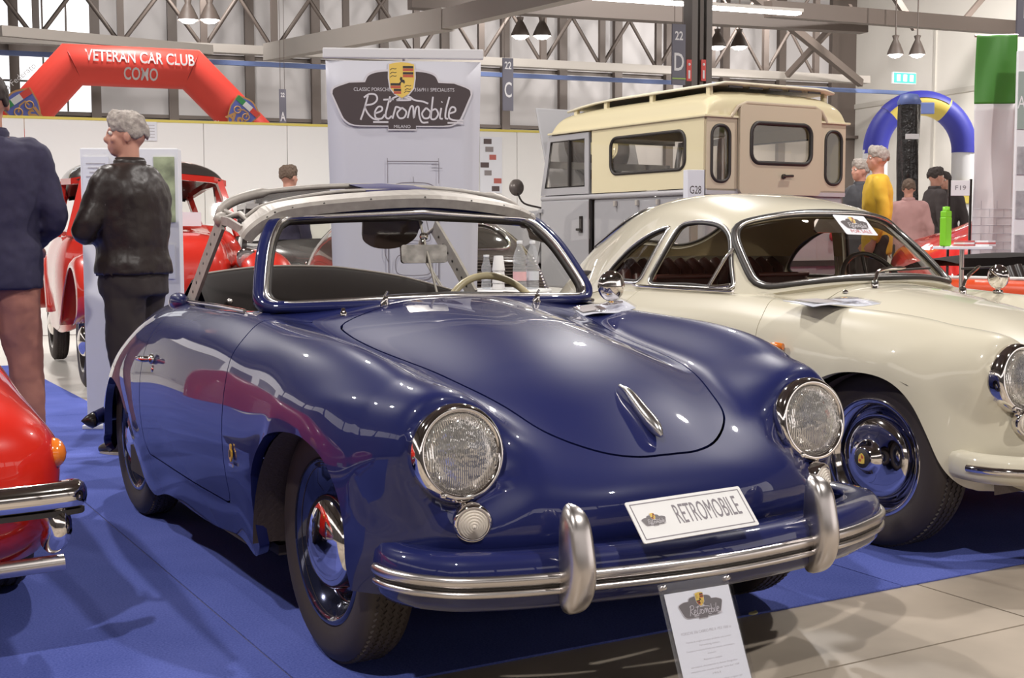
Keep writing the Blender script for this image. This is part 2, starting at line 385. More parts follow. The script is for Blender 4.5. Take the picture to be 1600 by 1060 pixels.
# ------------------------------------------------------------------ logo drawn with flat ink shapes (local xy, width 1)
PLAQ = spl2([(-.5, .085), (-.485, .125), (-.38, .165)], 4)+spl2([(-.265, .17), (-.235, .22), (-.15, .245), (0, .25), (.15, .245), (.235, .22), (.265, .17)], 4)+spl2([(.38, .165), (.485, .125), (.5, .085)], 4)+spl2([(.475, .03), (.44, -.05), (.41, -.10), (.345, -.135), (.2, -.14), (.1, -.14)], 3)+[(.1, -.165), (-.1, -.165), (-.1, -.14)]+spl2([(-.2, -.14), (-.345, -.135), (-.41, -.10), (-.44, -.05), (-.475, .03)], 3)
SHIELD = [(-.09, .30), (-.045, .312), (0, .316), (.045, .312), (.09, .30), (.092, .2), (.082, .13), (.05, .09), (0, .058), (-.05, .09), (-.082, .13), (-.092, .2)]
SCRIPT = [[(-.30, -.10), (-.275, -.03), (-.245, .075)], [(-.275, .06), (-.235, .085), (-.19, .08), (-.18, .045), (-.21, .015), (-.265, 0), (-.25, -.05), (-.21, -.09), (-.165, -.1)],
          [(-.20, -.055), (-.15, -.035), (-.145, -.01), (-.17, -.005), (-.195, -.04), (-.19, -.085), (-.15, -.09), (-.125, -.06)], [(-.085, .07), (-.105, 0), (-.12, -.07), (-.1, -.09), (-.075, -.07)], [(-.135, .045), (-.06, .05)],
          [(-.07, -.09), (-.05, -.02), (-.04, -.005), (-.01, -.015)], [(.0, -.01), (-.035, -.05), (-.02, -.085), (.015, -.08), (.03, -.04), (.0, -.01)],
          [(.04, -.085), (.06, -.01), (.08, -.005), (.085, -.085), (.1, -.015), (.12, -.005), (.125, -.07), (.145, -.115), (.19, -.115)],
          [(.175, -.01), (.145, -.05), (.16, -.085), (.195, -.08), (.205, -.04), (.175, -.01)], [(.225, .07), (.215, -.02), (.21, -.085), (.24, -.09), (.262, -.055), (.245, -.02), (.215, -.03)],
          [(.285, -.01), (.275, -.08), (.295, -.09)], [(.287, .03), (.292, .035)], [(.345, .07), (.32, -.02), (.315, -.08), (.335, -.09)], [(.345, -.05), (.385, -.035), (.385, -.01), (.36, -.005), (.342, -.04), (.345, -.085), (.39, -.1), (.445, -.1)],
          [(-.21, -.115), (-.1, -.115)], [(.33, -.118), (.445, -.118)], [(-.09, .03), (-.06, .06), (-.01, .075), (.05, .07), (.09, .045), (.15, .035), (.19, .02)], [(-.04, .045), (0, .06), (.04, .058), (.06, .045), (-.04, .042)]]
HORSE = [(-.016, .155), (-.006, .165), (-.012, .178), (-.006, .19), (.004, .186), (.002, .176), (.014, .172), (.018, .16), (.012, .150), (.008, .158), (-.002, .16), (-.008, .148)]
def logo(parent, M, wdt, pale=False, words=True):
    k = M @ Sc(wdt, wdt, wdt); e = .0012/wdt; pq = mat('grey_ink_plaque', (.16, .145, .15), .6) if pale else M_PLAQUE
    MB().prism([(x*1.03, y*1.06) for x, y in PLAQ], e, k).build('emblem_border', M_SILVINK, parent)
    MB().prism(PLAQ, e, k, e*.5).build('emblem_plaque', pq, parent)
    MB().prism([(x*1.1, (y-.19)*1.07+.19) for x, y in SHIELD], e, k, e*1.0).build('shield_border', M_SILVINK, parent)
    MB().prism(SHIELD, e, k, e*1.5).build('crest_shield', M_GOLD, parent)
    b = MB(); r_ = MB()
    for x0, x1, ys in ((.008, .084, (.272, .228)), (-.082, -.008, (.148, .108))):
        for i, yy in enumerate(ys):
            f = 1 if yy > .13 else .72
            b.prism([(x0*f, yy), (x1*f, yy), (x1*f, yy+.017), (x0*f, yy+.017)], e*.4, k, e*2.5); r_.prism([(x0*f, yy-.02), (x1*f, yy-.02), (x1*f, yy-.002), (x0*f, yy-.002)], e*.4, k, e*2.5)
    hz = MB().prism([(x*1.3, (y-.17)*1.3+.185) for x, y in HORSE], e*.4, k, e*2.7)
    for q in ((-.06, .262), (-.06, .235), (-.06, .21), (.045, .142), (.045, .118), (.04, .1)):
        b.ribbon(spl2([(q[0]-.024, q[1]-.004), (q[0]-.008, q[1]+.008), (q[0]+.01, q[1]+.004), (q[0]+.022, q[1]+.008)], 3), .005, k, e*2.8)
    b.build('crest_bars', M_BLKINK, parent); r_.build('crest_bars', M_REDINK, parent); hz.build('crest_horse', M_BLKINK, parent)
    s = MB()
    for st in SCRIPT: s.ribbon(spl2(st, 5) if len(st) > 2 else st, .0125, k, e*2.0)
    s.build('script_lettering', M_SILVINK, parent)
    if words:
        text('CLASSIC PORSCHE', .036, M_SILVINK, parent, k @ T(-.215, .118, e*2), wid=.265); text('356/911 SPECIALISTS', .036, M_SILVINK, parent, k @ T(.235, .118, e*2), wid=.29)
        text('MILANO', .032, M_SILVINK, parent, k @ T(-.0, -.148, e*2), wid=.12)

# ------------------------------------------------------------------ car building kit
ROWS = [  # half sections of the 356 body, nose lip to tail: (x, y, z)
 [(0,-.50,.24),(.15,-.50,.24),(.30,-.485,.24),(.42,-.455,.245),(.53,-.42,.25),(.62,-.385,.255),(.69,-.35,.26),(.74,-.31,.265),(.765,-.27,.265),(.78,-.22,.265)],
 [(0,-.615,.36),(.15,-.612,.36),(.29,-.595,.36),(.42,-.563,.36),(.53,-.515,.36),(.62,-.462,.36),(.695,-.40,.36),(.745,-.335,.355),(.775,-.27,.34),(.785,-.20,.30)],
 [(0,-.645,.455),(.15,-.64,.455),(.28,-.622,.455),(.41,-.582,.455),(.535,-.525,.455),(.63,-.462,.455),(.70,-.39,.455),(.75,-.32,.44),(.78,-.24,.42),(.79,-.15,.36)],
 [(0,-.618,.52),(.15,-.612,.522),(.275,-.59,.525),(.405,-.55,.535),(.545,-.50,.55),(.64,-.44,.555),(.71,-.365,.555),(.76,-.28,.535),(.785,-.2,.50),(.795,-.1,.42)],
 [(0,-.545,.578),(.13,-.537,.58),(.25,-.51,.585),(.39,-.478,.605),(.55,-.462,.64),(.645,-.41,.645),(.715,-.33,.645),(.765,-.24,.625),(.79,-.15,.58),(.80,-.05,.5)],
 [(0,-.455,.64),(.145,-.445,.64),(.285,-.42,.635),(.405,-.405,.66),(.555,-.42,.715),(.645,-.37,.718),(.715,-.28,.71),(.765,-.18,.688),(.793,-.1,.63),(.80,0,.55)],
 [(0,-.35,.705),(.175,-.335,.70),(.325,-.31,.683),(.43,-.31,.70),(.57,-.32,.762),(.655,-.28,.762),(.72,-.2,.745),(.77,-.12,.71),(.797,-.05,.64),(.805,.05,.55)],
 [(0,-.21,.765),(.195,-.2,.757),(.362,-.18,.725),(.46,-.18,.738),(.59,-.19,.802),(.67,-.16,.798),(.73,-.1,.765),(.775,-.03,.72),(.80,.03,.65),(.806,.1,.55)],
 [(0,-.02,.825),(.2,-.01,.812),(.395,0,.760),(.49,0,.775),(.605,0,.836),(.68,.02,.828),(.735,.06,.79),(.78,.1,.73),(.803,.15,.65),(.808,.2,.55)],
 [(0,.28,.882),(.21,.29,.866),(.43,.3,.800),(.52,.3,.812),(.612,.3,.856),(.68,.3,.847),(.735,.32,.805),(.783,.33,.725),(.806,.34,.53),(.765,.36,.23)],
 [(0,.53,.915),(.22,.53,.90),(.45,.52,.848),(.53,.52,.848),(.612,.53,.867),(.675,.52,.86),(.735,.52,.815),(.788,.52,.735),(.808,.52,.5),(.755,.52,.22)],
 [(0,.72,.930),(.22,.72,.922),(.45,.74,.895),(.54,.75,.886),(.615,.76,.884),(.675,.76,.874),(.735,.76,.83),(.79,.76,.745),(.812,.76,.5),(.75,.76,.21)],
 [(0,1.1,.95),(.22,1.1,.94),(.45,1.1,.915),(.54,1.1,.897),(.622,1.1,.886),(.68,1.1,.874),(.735,1.1,.835),(.795,1.1,.75),(.815,1.1,.5),(.75,1.1,.205)],
 [(0,1.45,.95),(.22,1.45,.94),(.43,1.45,.92),(.54,1.45,.90),(.62,1.45,.886),(.675,1.45,.873),(.732,1.45,.832),(.79,1.45,.745),(.812,1.45,.5),(.75,1.45,.2)],
 [(0,1.78,.945),(.2,1.78,.94),(.38,1.77,.92),(.5,1.76,.90),(.60,1.75,.88),(.662,1.75,.857),(.725,1.75,.81),(.785,1.74,.72),(.81,1.72,.5),(.755,1.68,.2)],
 [(0,2.1,.90),(.2,2.1,.895),(.36,2.09,.87),(.48,2.08,.845),(.58,2.07,.82),(.65,2.06,.79),(.715,2.05,.735),(.77,2.04,.66),(.79,2.02,.56),(.79,2.0,.45)],
 [(0,2.42,.815),(.2,2.415,.81),(.34,2.41,.79),(.46,2.4,.765),(.555,2.4,.735),(.625,2.38,.70),(.69,2.36,.64),(.74,2.33,.56),(.765,2.28,.48),(.772,2.22,.40)],
 [(0,2.68,.70),(.2,2.675,.695),(.33,2.67,.68),(.44,2.655,.655),(.53,2.635,.62),(.595,2.61,.58),(.66,2.57,.52),(.71,2.53,.45),(.74,2.47,.38),(.755,2.38,.30)],
 [(0,2.90,.52),(.2,2.89,.515),(.33,2.87,.50),(.43,2.84,.48),(.52,2.80,.455),(.58,2.755,.42),(.64,2.70,.38),(.69,2.64,.34),(.72,2.57,.30),(.74,2.48,.26)],
 [(0,2.95,.36),(.2,2.94,.36),(.33,2.92,.35),(.43,2.88,.34),(.52,2.84,.325),(.58,2.79,.31),(.635,2.73,.29),(.68,2.66,.27),(.71,2.59,.25),(.73,2.50,.23)],
 [(0,2.88,.24),(.2,2.87,.24),(.33,2.85,.235),(.43,2.82,.23),(.52,2.78,.225),(.58,2.74,.22),(.63,2.69,.21),(.675,2.62,.205),(.70,2.55,.2),(.72,2.47,.2)]]
def pod_warp(hx, hy, hz, tilt, r, bl):
    n = np.array([0, -math.cos(tilt), math.sin(tilt)])
    def wf(A):
        A = A.copy()
        for sg in (-1, 1):
            c = np.array([sg*hx, hy, hz]); dlt = A-c; ax = dlt@n; rad = np.linalg.norm(dlt-ax[..., None]*n, axis=-1)
            wgt = np.clip(1-(rad-r)/bl, 0, 1); wgt = wgt*wgt*(3-2*wgt); up = np.clip(dlt[..., 2]/(r+bl)+.35, 0, 1)
            wgt *= (ax > -.30)*np.where(rad < r, 1, .45+.55*up)
            A += (np.clip(-ax-.012, -.06, .25)*wgt)[..., None]*n
        return A
    return wf
def yz(V): return V[:, 1:3]
HOODP = spl2([(0,-.553),(.10,-.548),(.19,-.51),(.285,-.42),(.33,-.30),(.376,-.15),(.40,0),(.43,.25),(.45,.45),(.435,.525),(.35,.565),(.2,.60),(0,.61)], 6)
HOODP = HOODP+[(-x, y) for x, y in HOODP[::-1]][1:-1]
DOORP = [(.40,.92)]+[(.36,.90),(.425,.80),(.495,.708),(.53,.62),(.549,.532),(.556,.42),(.556,.323),(.9,.328),(1.241,.335),(1.48,.342),(1.525,.36),(1.533,.42),(1.531,.50),(1.512,.626),(1.47,.68),(1.421,.725),(1.25,.80),(1.15,.90),(1.15,1.0),(.40,1.0)]
DOORP = [(.60,1.0),(.60,.90),(.585,.86),(.555,.80),(.545,.708),(.548,.62),(.552,.532),(.556,.42),(.556,.335),(.57,.326),(.9,.328),(1.241,.335),(1.50,.342),(1.525,.36),(1.533,.42),(1.531,.50),(1.520,.626),(1.50,.725),(1.47,.80),(1.455,.86),(1.45,.90),(1.45,1.0)]
ARCHF = spl2([(-.29,.10),(-.292,.25),(-.29,.33),(-.283,.415),(-.25,.505),(-.19,.575),(-.10,.610),(-.03,.618),(.06,.612),(.16,.59),(.25,.54),(.315,.47),(.345,.38),(.352,.25),(.355,.10)], 4)
ARCHR = spl2([(1.70,.10),(1.72,.27),(1.77,.36),(1.82,.46),(1.88,.515),(1.98,.55),(2.10,.562),(2.2,.55),(2.29,.50),(2.36,.42),(2.39,.30),(2.40,.10)], 4)
def side_out(V): return np.abs(V[:, 0]) > .5
def cut_side(poly):
    g = sdpoly(poly); return lambda V: np.where(np.abs(V[:, 0]) > .45, g(yz(V)), 1.0)
def make_wheel(parent, name, x, y, side, R, rimr, m_rim, wid=.125, dome=.13, cap=True, crest=False, steer=0):
    M = T(x, y, R) @ Rz(steer) @ Ry(side*PI/2)      # local +z points outwards
    h = wid/2; t = MB()
    prof = [(rimr-.012, -h*.75), (rimr+.01, -h*.85), (rimr+.03, -h*.98), ((R+rimr)/2+.01, -h*1.08), (R-.03, -h*1.0), (R-.010, -h*.82), (R-.004, -h*.6)]
    prof = prof+[(R-.0035, -h*.3), (R-.003, 0), (R-.0035, h*.3)]+[(r, -z) for r, z in prof[::-1]]
    t.lathe(prof, 56, M); w_ = t.build(name, M_TYRE, parent)
    tr = MB()
    for k in range(4):       # zigzag tread ribs standing proud of the casing
        z0 = (-.5+.333*k)*h
        P = [[((R+d_)*math.cos(2*PI*i/200), (R+d_)*math.sin(2*PI*i/200), z0+(.007 if i % 2 else -.0)*1.0+e) for (d_, e) in ((-.008, -.0075), (0, -.006), (0, .006), (-.008, .0075))] for i in range(200)]
        tr.grid(P, closed_u=True, smooth=False, M=M)
    tr.build('tread_rib', M_TYRE, w_)
    rm = MB(); zo = h*.72
    rm.lathe([(rimr+.012, zo+.010), (rimr+.006, zo+.016), (rimr-.004, zo+.012), (rimr-.014, zo-.004), (rimr-.030, zo-.016), (rimr-.036, zo-.04), (rimr-.05, zo-.052), (rimr-.066, zo-.040), (dome+.012, zo-.028), (dome-.02, zo-.03), (.03, zo-.03), (0.001, zo-.03)], 56, M)
    rm.build('rim', m_rim, w_)
    if cap:
        c = MB()
        if crest:
            c.lathe([(dome+.006, zo-.024), (dome+.002, zo-.008), (dome-.008, zo+.004), (dome-.03, zo+.014), (dome*.62, zo+.022), (dome*.44, zo+.026), (dome*.39, zo+.031), (dome*.34, zo+.048), (dome*.28, zo+.060), (dome*.24, zo+.064), (.001, zo+.064)], 48, M)
            hc = c.build('hubcap', M_CHROME, w_)
        else:
            c.lathe([(dome+.004, zo-.026), (dome, zo-.010)]+[(dome*math.cos(a*PI/16), zo-.008+.055*math.sin(a*PI/16)) for a in range(1, 9)], 48, M); c.build('hubcap', M_CHROME, w_)
    # drum and inside of the wheel
    return w_, M, zo
def headlight(parent, hx, hy, hz, tilt, R=.118):
    # local z = forward axis
    M = frame((hx, hy, hz), (1, 0, 0), (0, math.sin(tilt), math.cos(tilt)))     # x right, y up -> z = x cross y
    M = frame((hx, hy, hz), (1, 0, 0), (0, math.sin(tilt), math.cos(tilt))) ; z = M.col[2]
    if z[1] > 0: M = M @ Matrix.Rotation(PI, 4, 'Y')
    b = MB().lathe([(R-.004, -.06), (R, -.03), (R+.002, -.008), (R, .008), (R-.006, .018), (R-.014, .022), (R-.020, .018), (R-.023, .010), (R-.022, .002)], 64, M)
    rg = b.build('headlight', M_CHROME, parent)
    MB().lathe([(R-.021, .009)]+[((R-.021)*math.cos(a*PI/20), .009+.030*math.sin(a*PI/20)) for a in range(1, 11)], 56, M).build('headlight_lens', M_LENS, rg)
    MB().lathe([(.001, .030), (.012, .030), (.02, .034), (R-.03, .013)], 8, M @ Sc(.01, .01, .01)).build('lens_centre', M_CHROME, rg) if False else None
    s = MB()
    for a in (-PI/2-.55,): s.lathe([(.0085, .0), (.0085, .006), (.005, .008), (.001, .008)], 12, M @ T((R-.008)*math.cos(a), (R-.008)*math.sin(a), .016))
    s.box((0, -R-.010, .004), (.022, .026, .016), M, .004); s.lathe([(.007, 0), (.007, .006), (.001, .007)], 12, M @ T(0, -R-.012, .012))
    s.build('ring_screw', M_CHROME, rg)
    return rg
def beehive(parent, x, y, z, tilt=.1, r=.036, yaw=0, name='turn_signal'):
    M = T(x, y, z) @ Rz(yaw) @ Rx(PI/2+tilt)
    b = MB().lathe([(r+.010, -.02), (r+.011, .004), (r+.008, .012), (r+.002, .014), (r, .010)], 36, M).build(name, M_CHROME, parent)
    pr = [(r, .010)]
    for k in range(6): pr += [(r*(1-k/6.0)-.001, .013+.0035*k), (r*(1-(k+.45)/6.0), .0175+.0035*k)]
    MB().lathe(pr+[(.001, .036)], 40, M, smooth=False).build('ribbed_lens', mat('clear_ribbed_lens', (.70, .64, .56), .15, coat=.7), b)
    return b
# ------------------------------------------------------------------ the blue roadster
bc = thing('vintage_roadster', 'navy blue vintage open roadster with bare grey hood frame and white RETROMOBILE plate', 'car', (0, 0, 0))
TILT = .16
S0 = loft(ROWS, 8, 6, pod_warp(.55, -.462, .61, TILT, .118, .085), smooth=2)
cockpit = rrect(1.255, 1.06, .10, 6, 0, 1.30)
fck = sdpoly(cockpit)
S0 = S0.clip(lambda V: np.where(V[:, 2] > .7, fck(V[:, :2]), 1.0), keep=1)
for A_ in (ARCHF, ARCHR): S0 = S0.clip(cut_side(A_), keep=1)
fh = sdpoly(HOODP); hood_f = lambda V: np.where(V[:, 2] > .50, fh(V[:, :2]), 1.0)
hood = S0.clip(hood_f, -1, .0030); rest = S0.clip(hood_f, 1, .0030)
fd = sdpoly(DOORP)
def door_f(sg): return lambda V: np.where((V[:, 0]*sg > .5), fd(yz(V)), 1.0)
dR = rest.clip(door_f(-1), -1, .0028); dL = rest.clip(door_f(1), -1, .0028)
rest = rest.clip(door_f(-1), 1, .0028).clip(door_f(1), 1, .0028)
rest.build('body_shell', M_BLUE, bc, .03)
hood.build('hood', M_BLUE, bc, .02)
doorR = dR.build('door', M_BLUE, bc, .03); doorL = dL.build('door', M_BLUE, bc, .03)
def near_surf(S, x, y):
    d = (S.V[:, 0]-x)**2+(S.V[:, 1]-y)**2; return float(S.V[int(np.argmin(d)), 2])
# inside: tub, wheel wells, underside
b = MB().box((0, 1.06, .50), (1.44, 1.26, .04))
for sg in (-1, 1):
    b.box((sg*.70, 1.1, .55), (.02, 1.1, .5)); b.box((sg*.72, 1.2, .26), (.06, 1.5, .1))
b.box((0, 1.10, .215), (1.40, 1.44, .03)); b.box((0, .42, .55), (1.42, .03, .5)); b.box((0, 2.6, .34), (1.1, .4, .1)); b.box((0, -.05, .33), (.78, .72, .05)); b.box((0, -.42, .29), (.7, .12, .05)); b.box((0, 2.1, .36), (.76, .7, .05))
b.build('floor_pan', M_DARK, bc)
for sg in (-1, 1):
    for yc, r_, x0, x1 in ((-.03, .385, .36, .785), (2.06, .36, .40, .765)):
        wl = MB(); pr = []
        for k in range(25):
            a = PI*k/24; pr.append([(sg*x0, yc+r_*math.cos(a), .25+(r_-.01)*math.sin(a)), (sg*x1, yc+r_*math.cos(a), .25+(r_-.01)*math.sin(a))])
        pr = [[a_, (sg*min(abs(b_[0]), .62+max(0, b_[1]+.40)*.75), b_[1], b_[2])] if yc < 1 else [a_, (sg*min(abs(b_[0]), .66+max(0, 2.5-b_[1])*.35), b_[1], b_[2])] for a_, b_ in pr]; wl.grid(pr); wl.add([(sg*x0, yc+r_*math.cos(PI*k/24), .25+r_*math.sin(PI*k/24)) for k in range(25)], [tuple(range(25))], False)
        wl.build('wheel_well', M_UNDER, bc)
RBLUE = M_BLUE
for (x, y, sg) in ((-.645, 0, -1), (.645, 0, 1), (-.635, 2.1, -1), (.635, 2.1, 1)):
    make_wheel(bc, 'wheel', x, y, sg, .322, .21, mat('wheel_navy_gloss', (.02, .024, .06), .12, .6, coat=1), .135, .128)
# lamps
for sg in (-1, 1):
    headlight(bc, sg*.55, -.468, .61, TILT)
    beehive(bc, sg*.54, -.518, .452, .12, .036, sg*.35)
# chrome hood handle
hp = spl([(0, -.335, near_surf(hood, 0, -.335)+.012), (0, -.38, near_surf(hood, 0, -.38)+.020), (0, -.45, near_surf(hood, 0, -.45)+.022), (0, -.50, near_surf(hood, 0, -.50)+.024), (0, -.525, near_surf(hood, 0, -.525)+.022)], 6)
n_ = len(hp); MB().tube(hp, [.005+.016*math.sin(PI*min(1, i/(n_-1)*1.0)**1.35) for i in range(n_)], 10, sx=.8).build('hood_handle', mat('polished_trim', (.82, .79, .76), .22, 1), bc)
# front bumper: blue section bar with twin aluminium strips and overriders
bl = spl([(-.680, -.375, .335), (-.690, -.43, .335), (-.678, -.485, .335), (-.645, -.54, .335), (-.57, -.598, .335), (-.37, -.662, .337), (.01, -.712, .339), (.39, -.670, .339), (.59, -.602, .338), (.68, -.545, .337), (.725, -.485, .336), (.738, -.42, .335), (.735, -.35, .335)], 7)
bprof = [(.0, -.068), (.030, -.062), (.044, -.045), (.048, -.02), (.048, .02), (.044, .045), (.030, .062), (0, .066), (-.05, .062), (-.06, .05), (-.05, .045), (.0, .05), (.025, .03), (.025, -.04), (0, -.05)]
bumper = MB().sweep(bl, bprof, smooth=True).build('bumper', M_BLUE, bc)
# bumper face end caps
st = bl[5:-5]
sp_ = lambda z0, h_, d_: [(.046, z0-h_), (.050+d_*.6, z0-h_), (.052+d_, z0-h_*.4), (.052+d_, z0+h_*.4), (.050+d_*.6, z0+h_), (.046, z0+h_)]
MB().sweep(st, sp_(.011, .013, .010), smooth=True).build('bumper_strip', M_ALU, bumper)
MB().sweep(st, sp_(-.018, .008, .008), smooth=True).build('bumper_strip', M_ALU, bumper)
MB().sweep(st, sp_(-.004, .006, .003)).build('bumper_rubber_insert', M_RUBBER, bumper)
for x in (-.385, .345):
    g = MB(); yb = -.672 if x < 0 else -.678; rings = []
    for k in range(31):
        t = .5-.5*math.cos(PI*k/30); z = .258+.256*t; e = max(.03, (1-abs(2*t-1)**5)**.5); w_ = (.036-.004*t)*e; dp = (.058+.020*math.exp(-((t-.42)/.3)**2))*e
        rings.append([(x+w_*math.copysign(abs(math.cos(a))**.6, math.cos(a)), yb-.020-dp*.5+dp*.60*-math.copysign(abs(math.sin(a))**.75, math.sin(a)), z) for a in [2*PI*j/24 for j in range(24)]])
    g.grid(rings, closed_v=True); g.add(rings[0], [tuple(range(24))], True); g.add(rings[-1], [tuple(reversed(range(24)))], True)
    g.box((x, yb+.0, .335), (.05, .08, .10), None, .012)
    g.build('overrider', M_ALU, bumper)
MB().box((-.3, -.60, .335), (.04, .12, .05)).box((.3, -.60, .335), (.04, .12, .05)).build('bumper_bracket', M_DARK, bumper)
# number plate leaning on the bumper top
PM = frame((-.068, -.742, .462), (1, .02, .012), (0.0, .10, .105))
pl = MB(); pl.prism(rrect(.345, .112, .004, 2), .003, PM).build
plate = MB().prism(rrect(.345, .112, .004, 2), .003, PM).build('number_plate', mat('plate_white', (.74, .73, .72), .4), bc)
bd = MB()
for (cx, cy, w_, h_) in ((0, .047, .325, .0022), (0, -.047, .325, .0022), (.1625, 0, .0022, .096), (-.1625, 0, .0022, .096)): bd.box((cx, cy, .0033), (w_, h_, .0008), PM)
bd.build('plate_border', M_INK, plate)
logo(plate, PM @ T(-.117, -.004, .003), .068, True, False)
text('RETROMOBILE', .06, M_INK, plate, PM @ T(.045, .003, .0036) @ Sc(1, 1.0, 1), wid=.192, bold=.0)
for o_ in [c for c in plate.children if c.name.startswith('lettering')]:
    ys_ = [v.co for v in o_.data.vertices]
    for v in o_.data.vertices:
        q = PM.inverted() @ v.co; q.y = .003+(q.y-.003)*1.25; v.co = PM @ q
# windscreen: blue frame, chrome trim, bent glass
WS = [(0, .655, .918), (.30, .672, .912), (.50, .715, .906), (.565, .742, .906), (.592, .765, .925), (.588, .79, .965), (.545, .87, 1.08), (.50, .925, 1.148), (.475, .94, 1.168), (.44, .943, 1.178), (.30, .912, 1.184), (0, .862, 1.198)]
loopR = [Vector(p) for p in WS]; loopL = [Vector((-p[0], p[1], p[2])) for p in WS]
def sub(L, n=6): return spl(L, n)
full = sub(loopR)+[p for p in sub(loopL)[::-1]][1:-1]
cen = sum(full, Vector())/len(full)
nw = Vector((0, -.80, .60)).normalized()
def ring_sweep(pts, prof, nm, m, par): return MB().sweep(pts, prof, True, up=tuple(nw), smooth=True).build(nm, m, par)
def outset(pts, d_): return [p+(p-cen-nw*(p-cen).dot(nw)).normalized()*d_ for p in pts]
wf = ring_sweep(outset(full, .020), [(-.016, -.022), (.016, -.022), (.019, 0), (.014, .016), (-.014, .016), (-.017, 0)], 'windscreen_frame', M_BLUE, bc)
ring_sweep(outset(full, -.001), [(-.009, -.004), (.009, -.004), (.009, .016), (.004, .022), (-.004, .022), (-.009, .014)], 'windscreen_chrome_trim', mat('polished_trim', (.82, .79, .76), .22, 1), wf)
ring_sweep(outset(full, -.013), [(-.008, -.008), (.008, -.008), (.008, .010), (-.008, .010)], 'windscreen_seal', M_RUBBER, wf)
gl = MB(); A_ = sub(loopR, 4)
bot = [(p, q) for p, q in ((.0, 0),)]
rowsg = []
for k in range(13):
    u = k/12; zz = .905+(1.19-.905)*u
    rowsg.append([(x*(.588-.115*u), (.655+.207*u)+abs(x)**1.7*(.10-.02*u), .918+(1.196-.918)*u-abs(x)**2*.016) for x in [-1+2*j/16 for j in range(17)]])
gl.grid(rowsg, flip=True); gl.build('windscreen_glass', M_GLASS, wf)
# cowl panel lip, wiper pivots, washer jets
for px_, y_ in ((-.26, .60), (.30, .60)):
    z_ = near_surf(rest, px_, y_); s = MB().lathe([(.014, -.004), (.014, .012), (.009, .018), (.009, .030), (.004, .032), (.001, .032)], 16, T(px_, y_, z_) @ Rx(.35)); s.tube([(px_, y_, z_+.028), (px_+.01, y_-.004, z_+.046)], .004, 8); s.build('wiper_pivot', M_CHROME, bc)
for px_, y_ in ((-.40, .60), (.47, .60)):
    z_ = near_surf(rest, px_, y_); MB().lathe([(.011, -.004), (.011, .006), (.007, .010), (.006, .018), (.001, .020)], 14, T(px_, y_, z_)).build('washer_jet', M_CHROME, bc)
# door handle, badge, belt trim
dh = MB(); dh.lathe([(.018, 0), (.018, .008), (.012, .014), (.001, .015)], 16, T(-.807, 1.345, .70) @ Ry(-PI/2)); dh.tube([(-.818, 1.345, .70), (-.835, 1.35, .70), (-.838, 1.40, .698), (-.836, 1.45, .695)], [.010, .011, .010, .008], 10); dh.lathe([(.014, 0), (.012, .010), (.001, .012)], 12, T(-.80, 1.35, .665) @ Ry(-PI/2))
dh.build('door_handle', M_CHROME, doorR)
bg = MB(); BM = frame((-.8095, .462, .492), (0, -1, 0), (0, 0, 1)); bg.prism(spl2([(0, -.020), (.012, -.008), (.013, .010), (.006, .018), (.007, .028), (0, .033), (-.007, .028), (-.006, .018), (-.013, .010), (-.012, -.008)], 3), .004, BM); bg.build('coachbuilder_badge', mat('badge_yellow', (.75, .42, .05), .3, .4), bc)
MB().prism([(-.018, -.034), (.018, -.034), (.018, -.025), (-.018, -.025)], .003, BM).build('badge_script', M_CHROME, bc)
MB().prism([(-.004, -.006), (.005, -.002), (.004, .012), (-.002, .016), (-.006, .006)], .0055, BM).build('badge_emblem', M_BLKINK, bc)
for sg in (-1, 1):
    MB().tube(spl([(sg*.655, .79, .889), (sg*.655, 1.1, .893), (sg*.652, 1.45, .892)], 8), .0065, 8).build('belt_trim', M_CHROME, bc)
# cabin
MB().grid([[(x, .70+.02*k, .905-.035*k*k/9.0-abs(x)**2*.06) for x in [-.6+1.2*j/12 for j in range(13)]] for k in range(5)]).build('dashboard', M_DARK, bc)
BD = [(-.600, 1.53, .958), (-.58, 1.57, .970), (-.51, 1.66, .983), (-.30, 1.76, 1.000), (-.13, 1.80, 1.003), (0, 1.80, .999), (.10, 1.80, .992), (.33, 1.79, .957), (.50, 1.76, .913), (.60, 1.72, .88), (.64, 1.66, .86)]
bt = spl(BD, 6)
rb = MB().grid([[tuple(p) for p in bt], [(p.x*.99, p.y-.03, p.z-.012) for p in bt], [(p.x*.97, p.y-.10, p.z-.10) for p in bt], [(p.x*.95, p.y-.18, p.z-.28) for p in bt], [(p.x*.92, p.y-.22, .45) for p in bt]])
rb.grid([[tuple(p) for p in bt], [(p.x, p.y+.06, p.z-.006) for p in bt], [(p.x*.97, p.y+.22, p.z-.06) for p in bt], [(p.x*.9, p.y+.40, p.z-.17) for p in bt]])
rb.build('hood_well_cover', M_BLKCLOTH, bc)
MB().tube([p+Vector((0, .004, .002)) for p in bt], .005, 6).build('cover_piping', mat('grey_piping', (.22, .19, .17), .5), bc)
MB().lathe([(.012, 0), (.012, .006), (.006, .010), (.001, .010)], 14, T(-.46, 1.57, .88) @ Rx(PI/2)).build('press_stud', M_ALU, bc)
sw = MB(); SM = T(.385, 1.03, .785) @ Rx(math.radians(68)); sw.tube([(.205*math.cos(a*PI/24), .205*math.sin(a*PI/24), 0) for a in range(48)], .0135, 10, True, M=SM)
stw = sw.build('steering_wheel', M_IVORY, bc)
sk = MB()
for a in (0, PI): sk.tube([(.20*math.cos(a), .20*math.sin(a), 0), (.03*math.cos(a), .03*math.sin(a), -.03)], .009, 8, M=SM)
sk.lathe([(.035, -.05), (.035, -.02), (.02, -.008), (.001, -.006)], 20, SM); sk.build('spoke', M_IVORY, stw)
